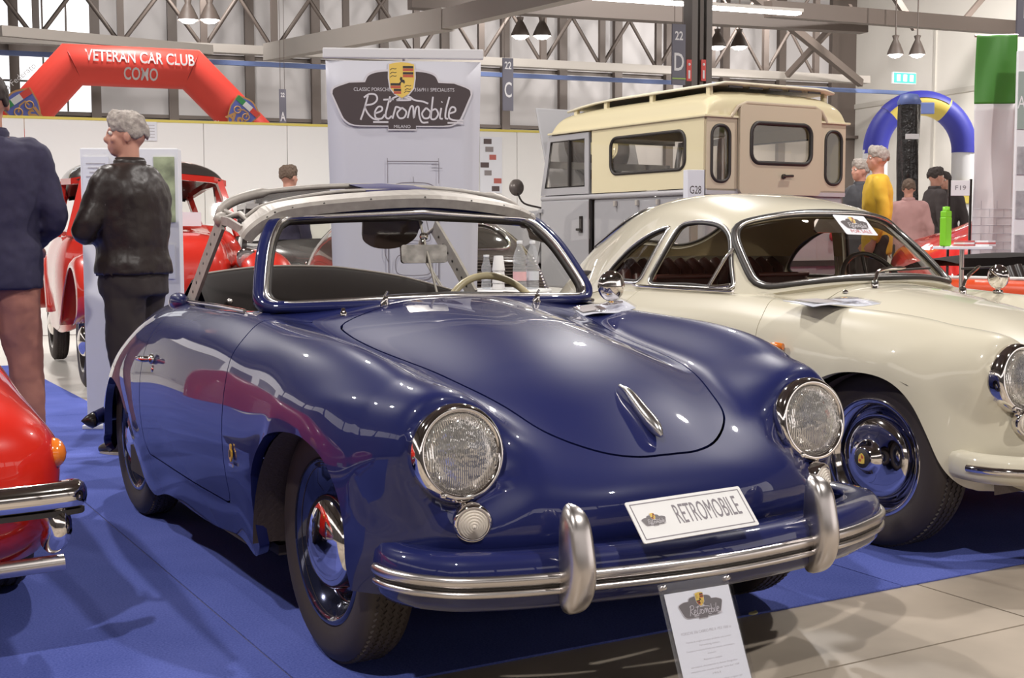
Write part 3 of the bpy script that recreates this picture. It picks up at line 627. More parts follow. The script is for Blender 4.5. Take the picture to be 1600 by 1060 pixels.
MB().tube([SM @ Vector((0, 0, -.03)), SM @ Vector((0, 0, -.40))], .02, 10).build('steering_column', M_DARK, stw)
MB().tube([(0, .885, 1.188), (0, .735, .905)], .0045, 8).build('mirror_rod', M_STEELG, bc)
mr = MB(); MM = frame((-.012, .83, 1.062), (1, 0, .0), (0, .12, .99)); mr.prism(rrect(.172, .062, .010, 4), .012, MM); mo = mr.build('rear_view_mirror', mat('mirror_silver', (.45, .43, .42), .25, 1, var=(30, .3)), bc)
MB().tube([(0, .85, 1.12), (-.008, .84, 1.10), (-.008, .835, 1.07)], .006, 8).lathe([(.014, -.006), (.014, .006), (.001, .007)], 12, T(0, .848, 1.122) @ Rx(PI/2)).build('mirror_stalk', M_CHROME, mo)
vz = frame((-.09, .925, 1.172), (1, 0, .02), (0, -.20, 1)); MB().prism(spl2([(-.105, .01), (.105, .01), (.105, -.03), (.09, -.06), (.05, -.083), (0, -.092), (-.06, -.086), (-.095, -.065), (-.104, -.04)], 3), .010, vz).build('sun_visor', mat('brown_acrylic', (.045, .03, .025), .12, coat=.5), bc)
# bare hood frame
hr = [(-.588, .985, 1.118), (-.570, .975, 1.146), (-.528, .962, 1.180), (-.47, .955, 1.206), (-.30, .915, 1.231), (0, .868, 1.250), (.30, .915, 1.231), (.44, .955, 1.206), (.50, .968, 1.178), (.545, .985, 1.142), (.57, 1.005, 1.118)]
hrp = sub([Vector(p) for p in hr], 5)
hf = MB().sweep(hrp, [(-.045, -.020), (.030, -.022), (.034, .010), (.020, .020), (-.045, .022)], up=(0, -.25, .97)).build('hood_header_rail', M_STEELG, bc)
scw = MB()
for i in range(4, len(hrp)-4, 3):
    p = hrp[i]; scw.lathe([(.0035, 0), (.0035, .0015), (.001, .0015)], 6, T(p.x, p.y-.033, p.z-.004+.012*math.sin(i*2.1)) @ Rx(PI/2))
sc_ = scw.build('rail_screws', M_BLKINK, hf); sc_['kind'] = 'stuff'
for sg in (-1, 1):
    pb = MB(); pb.sweep([(-.605, 1.175, 1.175), (-.618, 1.33, 1.03), (-.628, 1.505, .872)] if sg < 0 else [(.575, 1.93, 1.165), (.59, 1.77, 1.02), (.605, 1.62, .872)], [(-.038, -.006), (.038, -.006), (.038, .006), (-.038, .006)], up=(sg, 0, .1))
    if sg > 0: pb.tube(spl([(.575, 1.93, 1.16), (.55, 2.02, 1.10), (.55, 1.98, 1.03), (.56, 1.80, .88)], 5), .008, 8)
    pb.sweep([(sg*.605, 1.21, 1.18), (sg*.603, 1.10, 1.172), (sg*.592, 1.0, 1.145)], [(-.006, -.014), (.006, -.014), (.006, .014), (-.006, .014)], up=(0, 0, 1))
    pb.ball((sg*.60, 1.19, 1.18), .028, 6); pb.tube([(sg*.60, 1.20, 1.18), (sg*.57, 1.08, 1.20), (sg*.55, 1.02, 1.165)], .010, 8); pb.tube([(sg*.585, 1.22, 1.215), (sg*.56, 1.08, 1.18)], .009, 8)
    pp = pb.build('hood_side_bar', M_STEELG, bc)
    h_ = MB()
    for k in range(7):
        t = .12+k*.12; h_.lathe([(.006, 0), (.006, .0015), (.001, .0016)], 8, T(sg*(.606+.022*t)+sg*.0062, 1.19+.31*t, 1.165-.285*t) @ Ry(sg*PI/2) if sg < 0 else T(.572+.03*t, 1.92-.30*t, 1.155-.285*t) @ Ry(-PI/2) @ T(0, 0, .0035))
    h_.build('bolt_holes', M_BLKINK, pp)['kind'] = 'stuff'
bow = spl([(-.605, 1.22, 1.175), (-.585, 1.22, 1.222), (-.52, 1.21, 1.257), (-.40, 1.20, 1.283), (-.16, 1.20, 1.303), (.16, 1.20, 1.303), (.40, 1.20, 1.283), (.52, 1.21, 1.257), (.585, 1.22, 1.222), (.605, 1.22, 1.175)], 6)
MB().tube(bow, [.018 if i < 17 or i > len(bow)-18 else .010 for i in range(len(bow))], 10).build('hood_bow', M_STEELG, bc)
bow2 = spl([(-.56, 1.05, 1.19), (-.50, 1.05, 1.226), (-.36, 1.05, 1.258), (-.16, 1.05, 1.282), (.16, 1.05, 1.282), (.36, 1.05, 1.258), (.50, 1.05, 1.226), (.56, 1.05, 1.19)], 6)
MB().tube(bow2, .007, 8).build('hood_bow', M_STEELG, bc)
cl = [(1.225, 1.262), (1.228, 1.306), (1.20, 1.316), (1.12, 1.305), (1.05, 1.296), (1.036, 1.282), (1.036, 1.252)]
xs_ = [-.13, -.10, -.05, 0, .05, .10, .125]
MB().grid([[(x, y, z-.004*abs(x*10)) for (y, z) in cl] for x in xs_]).grid([[(x, y*1.0, z-.004-.004*abs(x*10)) for (y, z) in cl] for x in xs_]).build('hood_cloth_strip', mat('navy_cloth', (.035, .030, .10), .8), bc)
# round chrome mirror on the far front fender
fmz = near_surf(rest, .62, .62); fm = MB(); fm.lathe([(.022, 0), (.022, .008), (.010, .014), (.008, .05), (.001, .05)], 16, T(.62, .62, fmz)); fmo = fm.build('fender_mirror', M_CHROME, bc)
MB().ball((0, 0, 0), (.055, .028, .055), 10, T(.62, .62, fmz+.075)).build('mirror_shell', M_CHROME, fmo)
# rear bumper horn seen past the tail
MB().tube(spl([(-.60, 2.60, .36), (-.72, 2.52, .36), (-.80, 2.38, .36)], 5), .035, 10, sx=.6).build('rear_bumper', M_BLUE, bc)
MB().lathe([(.03, 0), (.035, .01), (.02, .035), (.006, .05), (.001, .055)], 14, T(-.80, 2.36, .36) @ Ry(-PI/2)).build('rear_overrider', M_BLACKP, bc)

MB().ball((-.655, 1.55, .885), (.035, .075, .035), 8).build('hinge_cap', M_BLUE, bc)
# ------------------------------------------------------------------ the ivory coupe
CX, CY, CR = 2.196, .228, math.radians(1.95)
cc = thing('vintage_coupe', 'ivory vintage fastback coupe with FOR SALE card in its windscreen', 'car', (CX, CY, 0), CR)
def mod(p, i):
    x, y, z = p; z2 = z+.03*math.exp(-((y+.42)/.32)**2-((x-.58)/.28)**2)*(1 if z > .5 else 0)
    if i in (1, 2): y -= .0
    return (x, y, z2)
ROWC = [[mod(p, i) for p in r] for i, r in enumerate(ROWS)]
S1 = loft(ROWC, 8, 6, pod_warp(.55, -.472, .642, .10, .118, .085), smooth=2)
fdk = sdpoly(rrect(1.20, 1.40, .12, 6, 0, 1.50)); S1 = S1.clip(lambda V: np.where(V[:, 2] > .7, fdk(V[:, :2]), 1.0), keep=1)
ARCHC = spl2([(-.42, .05), (-.39, .235), (-.365, .275), (-.33, .34), (-.28, .445), (-.225, .54), (-.16, .60), (-.08, .63), (.02, .636), (.12, .622), (.22, .58), (.30, .51), (.345, .42), (.36, .30), (.36, .10)], 4)
S1 = S1.clip(cut_side(ARCHC), keep=1).clip(cut_side(ARCHR), keep=1)
hood1 = S1.clip(hood_f, -1, .002); rest1 = S1.clip(hood_f, 1, .002)
d1 = rest1.clip(door_f(-1), -1, .0016); d2 = rest1.clip(door_f(1), -1, .0016); rest1 = rest1.clip(door_f(-1), 1, .0016).clip(door_f(1), 1, .0016)
rest1.build('body_shell', M_CREAM, cc, .03); hood1.build('hood', M_CREAM, cc, .02); d1.build('door', M_CREAM, cc, .03); d2.build('door', M_CREAM, cc, .03)
GH = [[(0,.60,.925),(.25,.615,.92),(.46,.67,.90),(.60,.735,.878),(.64,.775,.868),(.668,.80,.855)],
 [(0,.655,.975),(.25,.67,.97),(.45,.725,.952),(.588,.785,.93),(.632,.815,.905),(.667,.82,.862)],
 [(0,.80,1.105),(.24,.812,1.10),(.43,.858,1.08),(.555,.905,1.05),(.61,.92,.985),(.665,.90,.866)],
 [(0,.945,1.228),(.23,.955,1.222),(.40,.99,1.198),(.508,1.035,1.152),(.588,1.03,1.03),(.66,1.02,.868)],
 [(0,1.10,1.283),(.22,1.11,1.276),(.38,1.13,1.25),(.492,1.17,1.195),(.578,1.16,1.05),(.655,1.16,.870)],
 [(0,1.38,1.322),(.22,1.38,1.314),(.37,1.385,1.288),(.486,1.39,1.215),(.573,1.39,1.06),(.651,1.39,.872)],
 [(0,1.70,1.315),(.22,1.69,1.305),(.36,1.67,1.272),(.475,1.63,1.19),(.568,1.60,1.04),(.648,1.58,.874)],
 [(0,2.02,1.255),(.21,2.00,1.243),(.35,1.95,1.20),(.465,1.87,1.105),(.562,1.80,.985),(.642,1.76,.868)],
 [(0,2.32,1.145),(.21,2.29,1.13),(.34,2.22,1.08),(.45,2.12,.99),(.545,2.01,.91),(.63,1.92,.84)],
 [(0,2.58,1.00),(.20,2.55,.985),(.33,2.47,.93),(.43,2.36,.86),(.52,2.24,.805),(.60,2.12,.77)],
 [(0,2.80,.82),(.20,2.77,.81),(.32,2.69,.76),(.41,2.58,.71),(.49,2.46,.67),(.56,2.33,.65)]]
G1 = loft(GH, 8, 8, None, smooth=1)
WSP = rrect(5.95, 2.42, .55, 8, 0, 1.72)          # windscreen in surface parameters (t, s)
fw = sdpoly(WSP); ws_f = lambda V: fw(np.stack([V[:, 7], V[:, 6]], 1))
QW = spl2([(1.50, .905), (1.70, .908), (1.80, .918), (1.815, .945), (1.775, .995), (1.70, 1.06), (1.60, 1.115), (1.50, 1.150), (1.415, 1.168)], 5)
QW = QW+[(1.42, 1.16), (1.495, .91)]
DW = [(1.445, .90), (1.355, 1.172)]+spl2([(1.345, 1.178), (1.25, 1.188), (1.15, 1.183), (1.07, 1.165), (.995, 1.12), (.94, 1.055), (.885, .975), (.845, .915), (.838, .90)], 5)
def sidef(poly, sg):
    g = sdpoly(poly); return lambda V: np.where(V[:, 0]*sg > .40, g(yz(V)), 1.0)
RWP = rrect(3.9, 1.5, .7, 8, 0, 7.6); fr = sdpoly(RWP); rw_f = lambda V: fr(np.stack([V[:, 7], V[:, 6]], 1))
roof = G1; panes = []
for nm, fn, in (('windscreen_glass', ws_f), ('rear_window_glass', rw_f), ('quarter_glass', sidef(QW, -1)), ('quarter_glass', sidef(QW, 1)), ('door_glass', sidef(DW, -1)), ('door_glass', sidef(DW, 1))):
    panes.append((nm, G1.clip(fn, -1))); roof = roof.clip(fn, 1)
rf = roof.build('roof', M_CREAM, cc, .022)
M_LINER = mat('beige_headlining', (.52, .42, .24), .8)
roof.clip(lambda V: 1.03-V[:, 2]+0*V[:, 0], -1).build('headlining', M_LINER, cc, 0, lift=-.026)
for nm, g in panes:
    L = max(g.loops3(.002), key=len); L = smooth_loop(resample(L, 90), 2)
    ob = g.build(nm, M_TINT, cc, 0, lift=-.012)
    big = nm in ('windscreen_glass', 'rear_window_glass')
    k = MB().tube(L, .011 if big else .0075, 8, True); k.build('window_trim', mat('polished_trim', (.82, .79, .76), .22, 1), ob)
    if big:
        c0 = sum(L, Vector())/len(L)
        MB().tube([p+(p-c0).normalized()*.014-Vector((0, 0, .002)) for p in L], .010 if nm[0] == 'w' else .004, 8, True).build('window_seal', M_RUBBER, ob)
    MB().tube([p*1.0+(sum(L, Vector())/len(L)-p).normalized()*.012 for p in L], .008, 6, True).build('window_seal', M_RUBBER, ob)
# vent window divider and door frame chrome
for sg in (-1,):
    MB().tube([(sg*.648, 1.0, .905), (sg*.60, .955, 1.02), (sg*.575, .925, 1.07)], .008, 8).build('vent_divider', M_CHROME, cc)
    MB().tube(spl([(sg*.668, .82, .893), (sg*.668, 1.1, .893), (sg*.664, 1.45, .896), (sg*.655, 1.52, .90)], 5), .008, 8).build('belt_trim', M_CHROME, cc)
    MB().tube([(sg*.645, .862, .915), (sg*.648, .93, .907), (sg*.648, .985, .905)], .010, 8).build('vent_latch', M_CHROME, cc)
# inside
b = MB().box((0, 1.06, .50), (1.44, 1.26, .04)).box((0, 1.15, .25), (1.40, 1.6, .03)).box((0, .42, .55), (1.42, .03, .5)).box((0, -.05, .33), (.78, .72, .05)).box((0, 2.6, .34), (1.1, .4, .1)).box((0, 2.1, .36), (.76, .7, .05))
for sg in (-1, 1): b.box((sg*.70, 1.1, .53), (.02, 1.1, .5))
b.build('floor_pan', M_DARK, cc)
for sg in (-1, 1):
    for yc, r_, x0, x1 in ((-.05, .395, .36, .785), (2.06, .36, .40, .765)):
        wl = MB(); xo = lambda y: min(x1, .62+max(0, y+.42)*.75) if yc < 1 else min(x1, .66+max(0, 2.5-y)*.35)
        wl.grid([[(sg*x0, yc+r_*math.cos(PI*k/24), .25+(r_-.005)*math.sin(PI*k/24)), (sg*xo(yc+r_*math.cos(PI*k/24)), yc+r_*math.cos(PI*k/24), .25+(r_-.005)*math.sin(PI*k/24))] for k in range(25)])
        wl.add([(sg*x0, yc+r_*math.cos(PI*k/24), .25+r_*math.sin(PI*k/24)) for k in range(25)], [tuple(range(25))], False); wl.build('wheel_well', M_UNDER, cc)
for (x, y, sg) in ((-.655, 0, -1), (.655, 0, 1), (-.645, 2.1, -1), (.645, 2.1, 1)):
    wl_, WM, zo = make_wheel(cc, 'wheel', x, y, sg, .325, .205, M_CHROME, .155, .150, True, True)
    if x < 0 and y < 1:
        MB().lathe([(.036, zo+.062), (.034, zo+.0655), (.001, zo+.0655)], 24, WM).build('cap_badge_ring', M_BLKINK, wl_)
        e = MB().prism([(q[0]*.15, (q[1]-.19)*.15) for q in SHIELD], .005, WM @ T(0, 0, zo+.063) @ Rz(PI/2)); e.build('cap_crest', M_GOLD, wl_)
        MB().prism([(-.010, -.006), (0, -.015), (0, -.001), (-.010, -.001)], .006, WM @ T(0, 0, zo+.063) @ Rz(PI/2)).prism([(.001, .002), (.011, .002), (.011, .011), (.001, .011)], .006, WM @ T(0, 0, zo+.063) @ Rz(PI/2)).build('crest_bars', M_REDINK, wl_)['kind'] = 'stuff'
for sg in (-1, 1):
    headlight(cc, sg*.55, -.478, .642, .10); beehive(cc, sg*.56, -.52, .50, .05, .036, sg*.3)
def near_surf1(S, x, y, k=2):
    d = (S.V[:, 0]-x)**2+(S.V[:, 1]-y)**2; return float(S.V[int(np.argmin(d)), k])
cb = spl([(-.70, -.36, .355), (-.715, -.43, .355), (-.705, -.50, .355), (-.66, -.575, .355), (-.55, -.655, .355), (-.3, -.725, .355), (0, -.745, .355), (.3, -.725, .355), (.55, -.655, .355), (.66, -.575, .355), (.705, -.50, .355), (.715, -.43, .355), (.70, -.36, .355)], 7)
MB().sweep(cb, [(-.01, -.05), (.020, -.046), (.038, -.025), (.040, .02), (.030, .042), (.008, .05), (-.03, .045), (-.04, 0)], smooth=True).build('bumper', M_CREAM, cc)
MB().sweep(cb[8:-8], [(.036, -.012), (.044, -.012), (.052, -.004), (.052, .006), (.044, .014), (.036, .014)], smooth=True).build('bumper_strip', M_CHROME, cc)
MB().tube([(-.812, .37, .703), (-.822, .40, .703), (-.818, .45, .701)], [.012, .017, .010], 10, sx=1).build('side_indicator', M_LENSA, cc)
# wipers
for x0, y0, x1, y1 in ((-.16, .52, .06, .585), (.36, .50, .56, .60)):
    z0 = near_surf1(S1, x0, y0)+.01; zz = .955
    wp = MB().lathe([(.016, -.01), (.016, .014), (.010, .022), (.001, .022)], 14, T(x0, y0, z0)); wp.tube(spl([(x0, y0, z0+.022), (x0+.07, y0+.035, z0+.062), (x1+.02, y1-.01, zz+.03)], 5), [.008]*10+[.005], 8)
    wo = wp.build('wiper', M_CHROME, cc); MB().tube([(x1-.10, y1-.01, zz+.02), (x1+.20, y1+.01, zz+.025)], .005, 6, sx=.6).build('wiper_blade', M_RUBBER, wo)
MB().lathe([(.012, 0), (.012, .006), (.007, .012), (.001, .014)], 12, T(-.30, .55, near_surf1(S1, -.30, .55))).build('washer_jet', M_CHROME, cc)
z_ = near_surf1(S1, .62, .52); fm1 = MB().lathe([(.022, 0), (.022, .008), (.010, .014), (.008, .045), (.001, .045)], 16, T(.62, .52, z_)).build('fender_mirror', M_CHROME, cc)
MB().ball((0, 0, 0), (.030, .055, .055), 10, T(.62, .52, z_+.07)).build('mirror_shell', M_CHROME, fm1)
# cabin: dash, seats, wheel, mirror
MB().box((0, .80, .845), (1.22, .20, .10), None, .04).build('dashboard', M_CREAM, cc)
def seat(x, y):
    s = MB().box((x, y-.1, .50), (.50, .50, .14), None, .05); bk = [[(x+.235*math.copysign(abs(math.cos(a))**.4, math.cos(a))*(1-.18*t*t), y+.20+.14*t+.05*math.copysign(abs(math.sin(a))**.6, math.sin(a)), .50+.42*t) for a in [2*PI*j/18 for j in range(18)]] for t in [k/8 for k in range(9)]]
    s.grid(bk, closed_v=True); s.add(bk[-1], [tuple(reversed(range(18)))]); o = s.build('seat', M_LEATHER, cc)
    MB().tube([(x-.17, y+.287, .93), (x+.17, y+.287, .93)], .012, 8).build('seat_piping', mat('pale_red_leather', (.16, .05, .04), .4), o)
seat(-.32, 1.28); seat(.32, 1.28)
rs = MB()
for k in range(14): rs.tube([(-.5+.077*k, 1.78, .80), (-.5+.077*k, 1.80, .95), (-.5+.077*k, 1.86, .985)], .036, 8)
rs.build('rear_seat_pleats', M_LEATHER, cc)['kind'] = 'stuff'
MB().box((0, 2.02, .93), (1.0, .34, .04), None, .02).build('parcel_shelf', M_DARK, cc)
SM1 = T(.36, .99, .86) @ Rx(math.radians(62)); s2 = MB().tube([(.20*math.cos(a*PI/24), .20*math.sin(a*PI/24), 0) for a in range(48)], .012, 8, True, M=SM1)
for a in (0, PI/2, PI): s2.tube([(.20*math.cos(a), .20*math.sin(a), 0), (0, 0, -.04)], .008, 6, M=SM1)
s2.build('steering_wheel', M_BLACKP, cc)
MB().prism(rrect(.22, .06, .02, 4), .012, frame((.02, .955, 1.165), (1, 0, 0), (0, .1, 1))).build('rear_view_mirror', M_CHROME, cc)
# the FOR SALE card stuck behind the windscreen glass
FS = frame((.085, .868, 1.168), (1, .02, -.03), (.0, .72, .69)); fs = MB().prism(rrect(.20, .125, .006, 2), .002, FS).build('sale_card', M_PAPER, cc)
logo(fs, FS @ T(0, -.002, .002), .165, False, False)
text('FOR SALE', .028, mat('red_print', (.55, .12, .12), .6), fs, FS @ T(.005, -.043, .0035), wid=.13)
# papers in clear sleeves lying on the cowls
def sleeve(px, py, z, par_z, label, rot):
    p = at_z(px, py, z); o = thing('paper_sleeve', label, 'document', (p.x, p.y, z), rot, 'documents lying on the car cowls')
    pts = [[(-.15+.30*i/8, -.105+.21*j/4, .004+.010*math.sin(i*.8+j*.5)) for j in range(5)] for i in range(9)]
    s = MB().grid(pts); s.grid([[(x, y, z_-.003) for x, y, z_ in r] for r in pts], flip=True); s.build('sheet', M_PAPER, o)
    k = MB(); k.grid([[(x*1.04, y*1.05, z_+.004) for x, y, z_ in r] for r in pts]); k.build('clear_sleeve', M_PLASTIC, o)
    lg = bpy.data.objects.new('print', None)
    logo(o, T(.02, 0, .019) @ Sc(1, 1, 1), .15, False, False)
    MB().box((-.10, .0, .019), (.05, .15, .001)).build('printed_photo', M_INK, o)
    return o
M_ = T(CX, CY, 0) @ Rz(CR)
# ------------------------------------------------------------------ the hall
E2 = np.array([-math.sin(HA), math.cos(HA), 0]); E1 = np.array([math.cos(HA), math.sin(HA), 0])
def hp(px, py, b):      # (a, z) of the point at pixel (px, py) on the hall plane b
    v = cd + cr*(px-800)/FPX - cu*(py-530)/FPX; t = b/(v@E2); return float((v*t)@E1), float(CAM[2]+v[2]*t)
def HM(b, a=0.0, z=0.0): return T(*hall(a, b, z)) @ Rz(HA)         # hall matrix: x along the wall, y away, z up
M_CONC = mat('concrete_slab', (.36, .305, .245), .42, var=(1.3, .38), bump=(3, .02, .01))  # concrete mottle, strengthened to stand in for lit and shaded floor patches
M_WALL = mat('pale_wall_panel', (.44, .42, .42), .6, var=(.6, .05)); M_STEEL = mat('brown_grey_steel', (.105, .082, .070), .55)
M_STEELL = mat('light_grey_steel', (.36, .33, .30), .55); M_WALLR = mat('cream_wall', (.72, .69, .64), .65)
M_DAY = mat('daylight_window', (1, 1, 1), .5, emit=1.0, ecol=(.95, .97, 1.0))
fl = struct(MB().box((0, 14, -.045), (70, 80, .05)).build('floor', mat('floor_joint', (.10, .085, .07), .7)))
sl = None
def slab(x0, x1, y0, y1):
    return MB().box(((x0+x1)/2, (y0+y1)/2, -.013), (x1-x0-.008, y1-y0-.008, .012), None).build('floor_slab', M_CONC, fl)
xs_ = [1.24+2.3*i for i in range(-5, 6)]; ys_ = [-.70-2.3*3, -.70-2.3*2, -.70-2.3, -.70, 1.6, 3.9, 6.2]
for i in range(len(xs_)-1):
    for j in range(len(ys_)-1): slab(xs_[i], xs_[i+1], ys_[j], ys_[j+1])
MB().box((0, 23, -.011), (64, 33.5, .008)).build('floor_white_finish', mat('white_floor_finish', (.60, .57, .53), .25), fl)
# carpet strips
cp = thing('carpet', 'royal blue exhibition carpet laid in strips under the cars', 'carpet', (0, 0, 0))
def carpet_mat():
    m = bpy.data.materials.new('blue_carpet'); m.use_nodes = True; nt = m.node_tree; b = nt.nodes['Principled BSDF']
    b.inputs['Roughness'].default_value = .95; b.inputs['Specular IOR Level'].default_value = .1
    tc = nt.nodes.new('ShaderNodeTexCoord'); n = nt.nodes.new('ShaderNodeTexNoise'); n.inputs['Scale'].default_value = 160; n.inputs['Detail'].default_value = 5
    n2 = nt.nodes.new('ShaderNodeTexNoise'); n2.inputs['Scale'].default_value = 2.2; n2.inputs['Detail'].default_value = 4
    r = nt.nodes.new('ShaderNodeValToRGB'); r.color_ramp.elements[0].color = (.050, .072, .27, 1); r.color_ramp.elements[1].color = (.135, .165, .50, 1); r.color_ramp.elements[0].position = .3; r.color_ramp.elements[1].position = .75
    ad = nt.nodes.new('ShaderNodeMath'); ad.operation = 'MULTIPLY_ADD'; ad.inputs[1].default_value = .35; ml = nt.nodes.new('ShaderNodeMath'); ml.operation = 'MULTIPLY'; ml.inputs[1].default_value = .65
    bp = nt.nodes.new('ShaderNodeBump'); bp.inputs['Strength'].default_value = .25; bp.inputs['Distance'].default_value = .003
    L = nt.links.new; L(tc.outputs['Object'], n.inputs['Vector']); L(tc.outputs['Object'], n2.inputs['Vector']); L(n.outputs['Fac'], ml.inputs[0]); L(n2.outputs['Fac'], ad.inputs[0]); L(ml.outputs[0], ad.inputs[2])
    L(ad.outputs[0], r.inputs['Fac']); L(r.outputs['Color'], b.inputs['Base Color']); L(n.outputs['Fac'], bp.inputs['Height']); L(bp.outputs['Normal'], b.inputs['Normal']); return m
M_CARPET = carpet_mat()
def strip(x0, x1, y0, y1, e=.0025):
    b = MB(); b.box(((x0+x1)/2, (y0+y1)/2, -.0035), (x1-x0-2*e, y1-y0-2*e, .007), None, .003); b.build('carpet_strip', M_CARPET, cp)
for x0, x1, y1 in ((-6.83, -4.83, 8.9), (-4.83, -2.83, 8.9), (-2.83, -.83, 8.9), (-.83, 1.17, 5.3), (1.17, 3.17, 5.3), (3.17, 5.17, 5.3), (5.17, 7.17, 5.3)): strip(x0, x1, -.24, y1)
strip(-.83, -.1, 5.3, 8.9)
# back wall: steel posts, rails and sheet panels, each its own piece
WB = 38.0
wb = struct(MB().box((11, .25, 5.0), (34.5, .1, 10.0), HM(WB)).build('wall_back', M_STEEL))
posts = [hp(px, 100, WB)[0] for px in (149, 270, 390, 493, 600, 695, 789, 879, 965, 1045, 1133, 1221)]
posts = [posts[0]-6.3, posts[0]-4.2, posts[0]-2.1]+posts+[26.0]
rails = [0, 2.2, 4.55, 6.3, 9.8]
for i in range(len(posts)-1):
    for j in range(4):
        if i <= 2 and j >= 2: continue
        MB().box(((posts[i]+posts[i+1])/2, .14, (rails[j]+rails[j+1])/2), (posts[i+1]-posts[i]-.22, .06, rails[j+1]-rails[j]-.12), HM(WB)).build('wall_panel', M_WALL, wb)
for p in posts: MB().box((p, .02, 4.9), (.26, .22, 9.8), HM(WB)).build('wall_post', M_STEEL, wb)
for z in (2.2, 4.55): MB().box((11, .05, z), (35.8, .12, .10), HM(WB)).build('wall_rail', M_STEEL, wb)
for k, (z0, z1) in enumerate(((4.62, 6.2), (6.55, 9.7))):
    for i in range(3):
        a0, a1 = posts[i]+.13, posts[i+1]-.13
        wn = struct(MB().box(((a0+a1)/2, .12, (z0+z1)/2), (a1-a0, .02, z1-z0), HM(WB)).build('window_%d' % (k*3+i+1), M_DAY))
        for q in range(1, 3): MB().box((a0+(a1-a0)*q/3, .08, (z0+z1)/2), (.05, .05, z1-z0), HM(WB)).build('mullion', M_STEEL, wn)
        for zz in ((z0+z1)/2,): MB().box(((a0+a1)/2, .08, zz), (a1-a0, .05, .05), HM(WB)).build('mullion', M_STEEL, wn)
MB().box(((posts[2]+posts[3])/2+.2, .06, 4.0), (1.5, .05, .9), HM(WB)).build('red_stand_in_panel', mat('red_stand_in', (.42, .10, .11), .5), wb)  # added red panel standing in for reddish things beyond the window
MB().box((11, -.1, 5.75), (36, .12, .12), HM(35.2)).build('blue_conduit', mat('blue_conduit', (.16, .22, .44), .5), wb)
# lattice girder in front of the wall
TB = 34.0; zc = 5.95; zt = 8.7
tr = struct(MB().box((10.5, 0, zc), (28, .30, .22), HM(TB)).build('roof_girder', M_STEELL))
MB().box((10.5, 0, zt), (28, .30, .26), HM(TB)).build('top_chord', M_STEEL, tr)
nodes = [hp(px, 40, TB)[0] for px in (56, 188, 318, 428, 540, 650, 751, 848, 940, 1028, 1112, 1196, 1275)]
nodes = [nodes[0]-2.0]+nodes
for i, a in enumerate(nodes):
    MB().box((a, -.02, (zc+zt)/2), (.17, .14, zt-zc), HM(TB)).build('girder_post', M_STEEL, tr)
    if i+1 < len(nodes):
        for (p, q) in (((a, zc), (nodes[i+1], zt)), ((a, zt), (nodes[i+1], zc))):
            MB().tube([HM(TB) @ Vector((p[0], .03, p[1])), HM(TB) @ Vector((q[0], .03, q[1]))], .055, 4).build('girder_brace', M_STEEL, tr)
# a second girder further back and the roof beams
tr2 = struct(MB().box((10.5, 0, 9.0), (30, .3, .3), HM(28)).build('roof_girder', M_STEEL))
def beam(p0, p1, w_, m, nm='roof_beam'): return struct(MB().sweep([Vector(p0), Vector(p1)], [(-w_/2, -w_*.7), (w_/2, -w_*.7), (w_/2, w_*.7), (-w_/2, w_*.7)]).build(nm, m))
def HPt(px, py, b): a, z = hp(px, py, b); return hall(a, b, z)
beam(HPt(420, 82, 33), HPt(700, 30, 24), .30, M_STEELL); beam(HPt(700, 30, 24), HPt(1010, -45, 17), .26, M_STEELL)
beam(HPt(640, -5, 26), HPt(1350, 36, 26), .34, M_STEEL); beam(HPt(1200, 14, 24), HPt(1640, 48, 27), .24, M_STEEL)
beam(HPt(1170, -12, 30), HPt(1345, 130, 33.5), .16, M_STEEL, 'roof_brace'); beam(HPt(1330, 10, 31), HPt(1230, 118, 33.5), .12, M_STEEL, 'roof_brace'); beam(HPt(1395, -10, 29), HPt(1430, 45, 29), .12, M_STEEL, 'roof_brace'); beam(HPt(1540, -8, 29), HPt(1495, 45, 29), .10, M_STEEL, 'roof_brace')
beam(HPt(0, 48, 30), HPt(330, 78, 33), .16, M_STEELL)
ce = struct(MB().box((4, 12, 10.6), (62, 72, .2), T(CAM[0], CAM[1], 0) @ Rz(HA)).build('ceiling', mat('ceiling_sheet', (.15, .125, .11), .7)))
for k in range(9): MB().box((4, -20+8*k, 10.2), (60, .4, .6), T(CAM[0], CAM[1], 0) @ Rz(HA)).build('ceiling_beam', M_STEEL, ce)
for k in range(8): MB().box((-22+7.4*k, 12, 10.35), (.3, 70, .3), T(CAM[0], CAM[1], 0) @ Rz(HA)).build('ceiling_beam', M_STEEL, ce)
# right wall with door lines
wr = struct(MB().box((27.2, 18, 5.2), (.3, 42, 10.4), HM(0)).build('wall_right', M_WALLR))
for b_ in (22, 26, 30, 34): MB().box((27.03, b_, 4.0), (.06, .10, 8), HM(0)).build('wall_rib', mat('wall_rib', (.58, .55, .50), .6), wr)
MB().box((27.03, 18, 5.6), (.06, 42, .16), HM(0)).build('wall_rib', mat('wall_rib'), wr)
a_, z_ = hp(1414, 122, 33.6); ex = thing('exit_sign', 'small green lit exit sign high on the right wall', 'sign', HPt(1414, 122, 33.4), HA)
MB().box((0, .06, 0), (.86, .10, .36), None, .02).build('sign_case', M_WHITE, ex); MB().box((0, 0, 0), (.80, .02, .30)).build('lit_face', mat('exit_green', (.05, .55, .25), .5, emit=1.6), ex)
for dx in (-.24, 0, .24): MB().box((dx, -.012, 0), (.12, .01, .2), None, .02).build('pictogram', mat('exit_white', (1, 1, 1), .5, emit=1.8), ex)
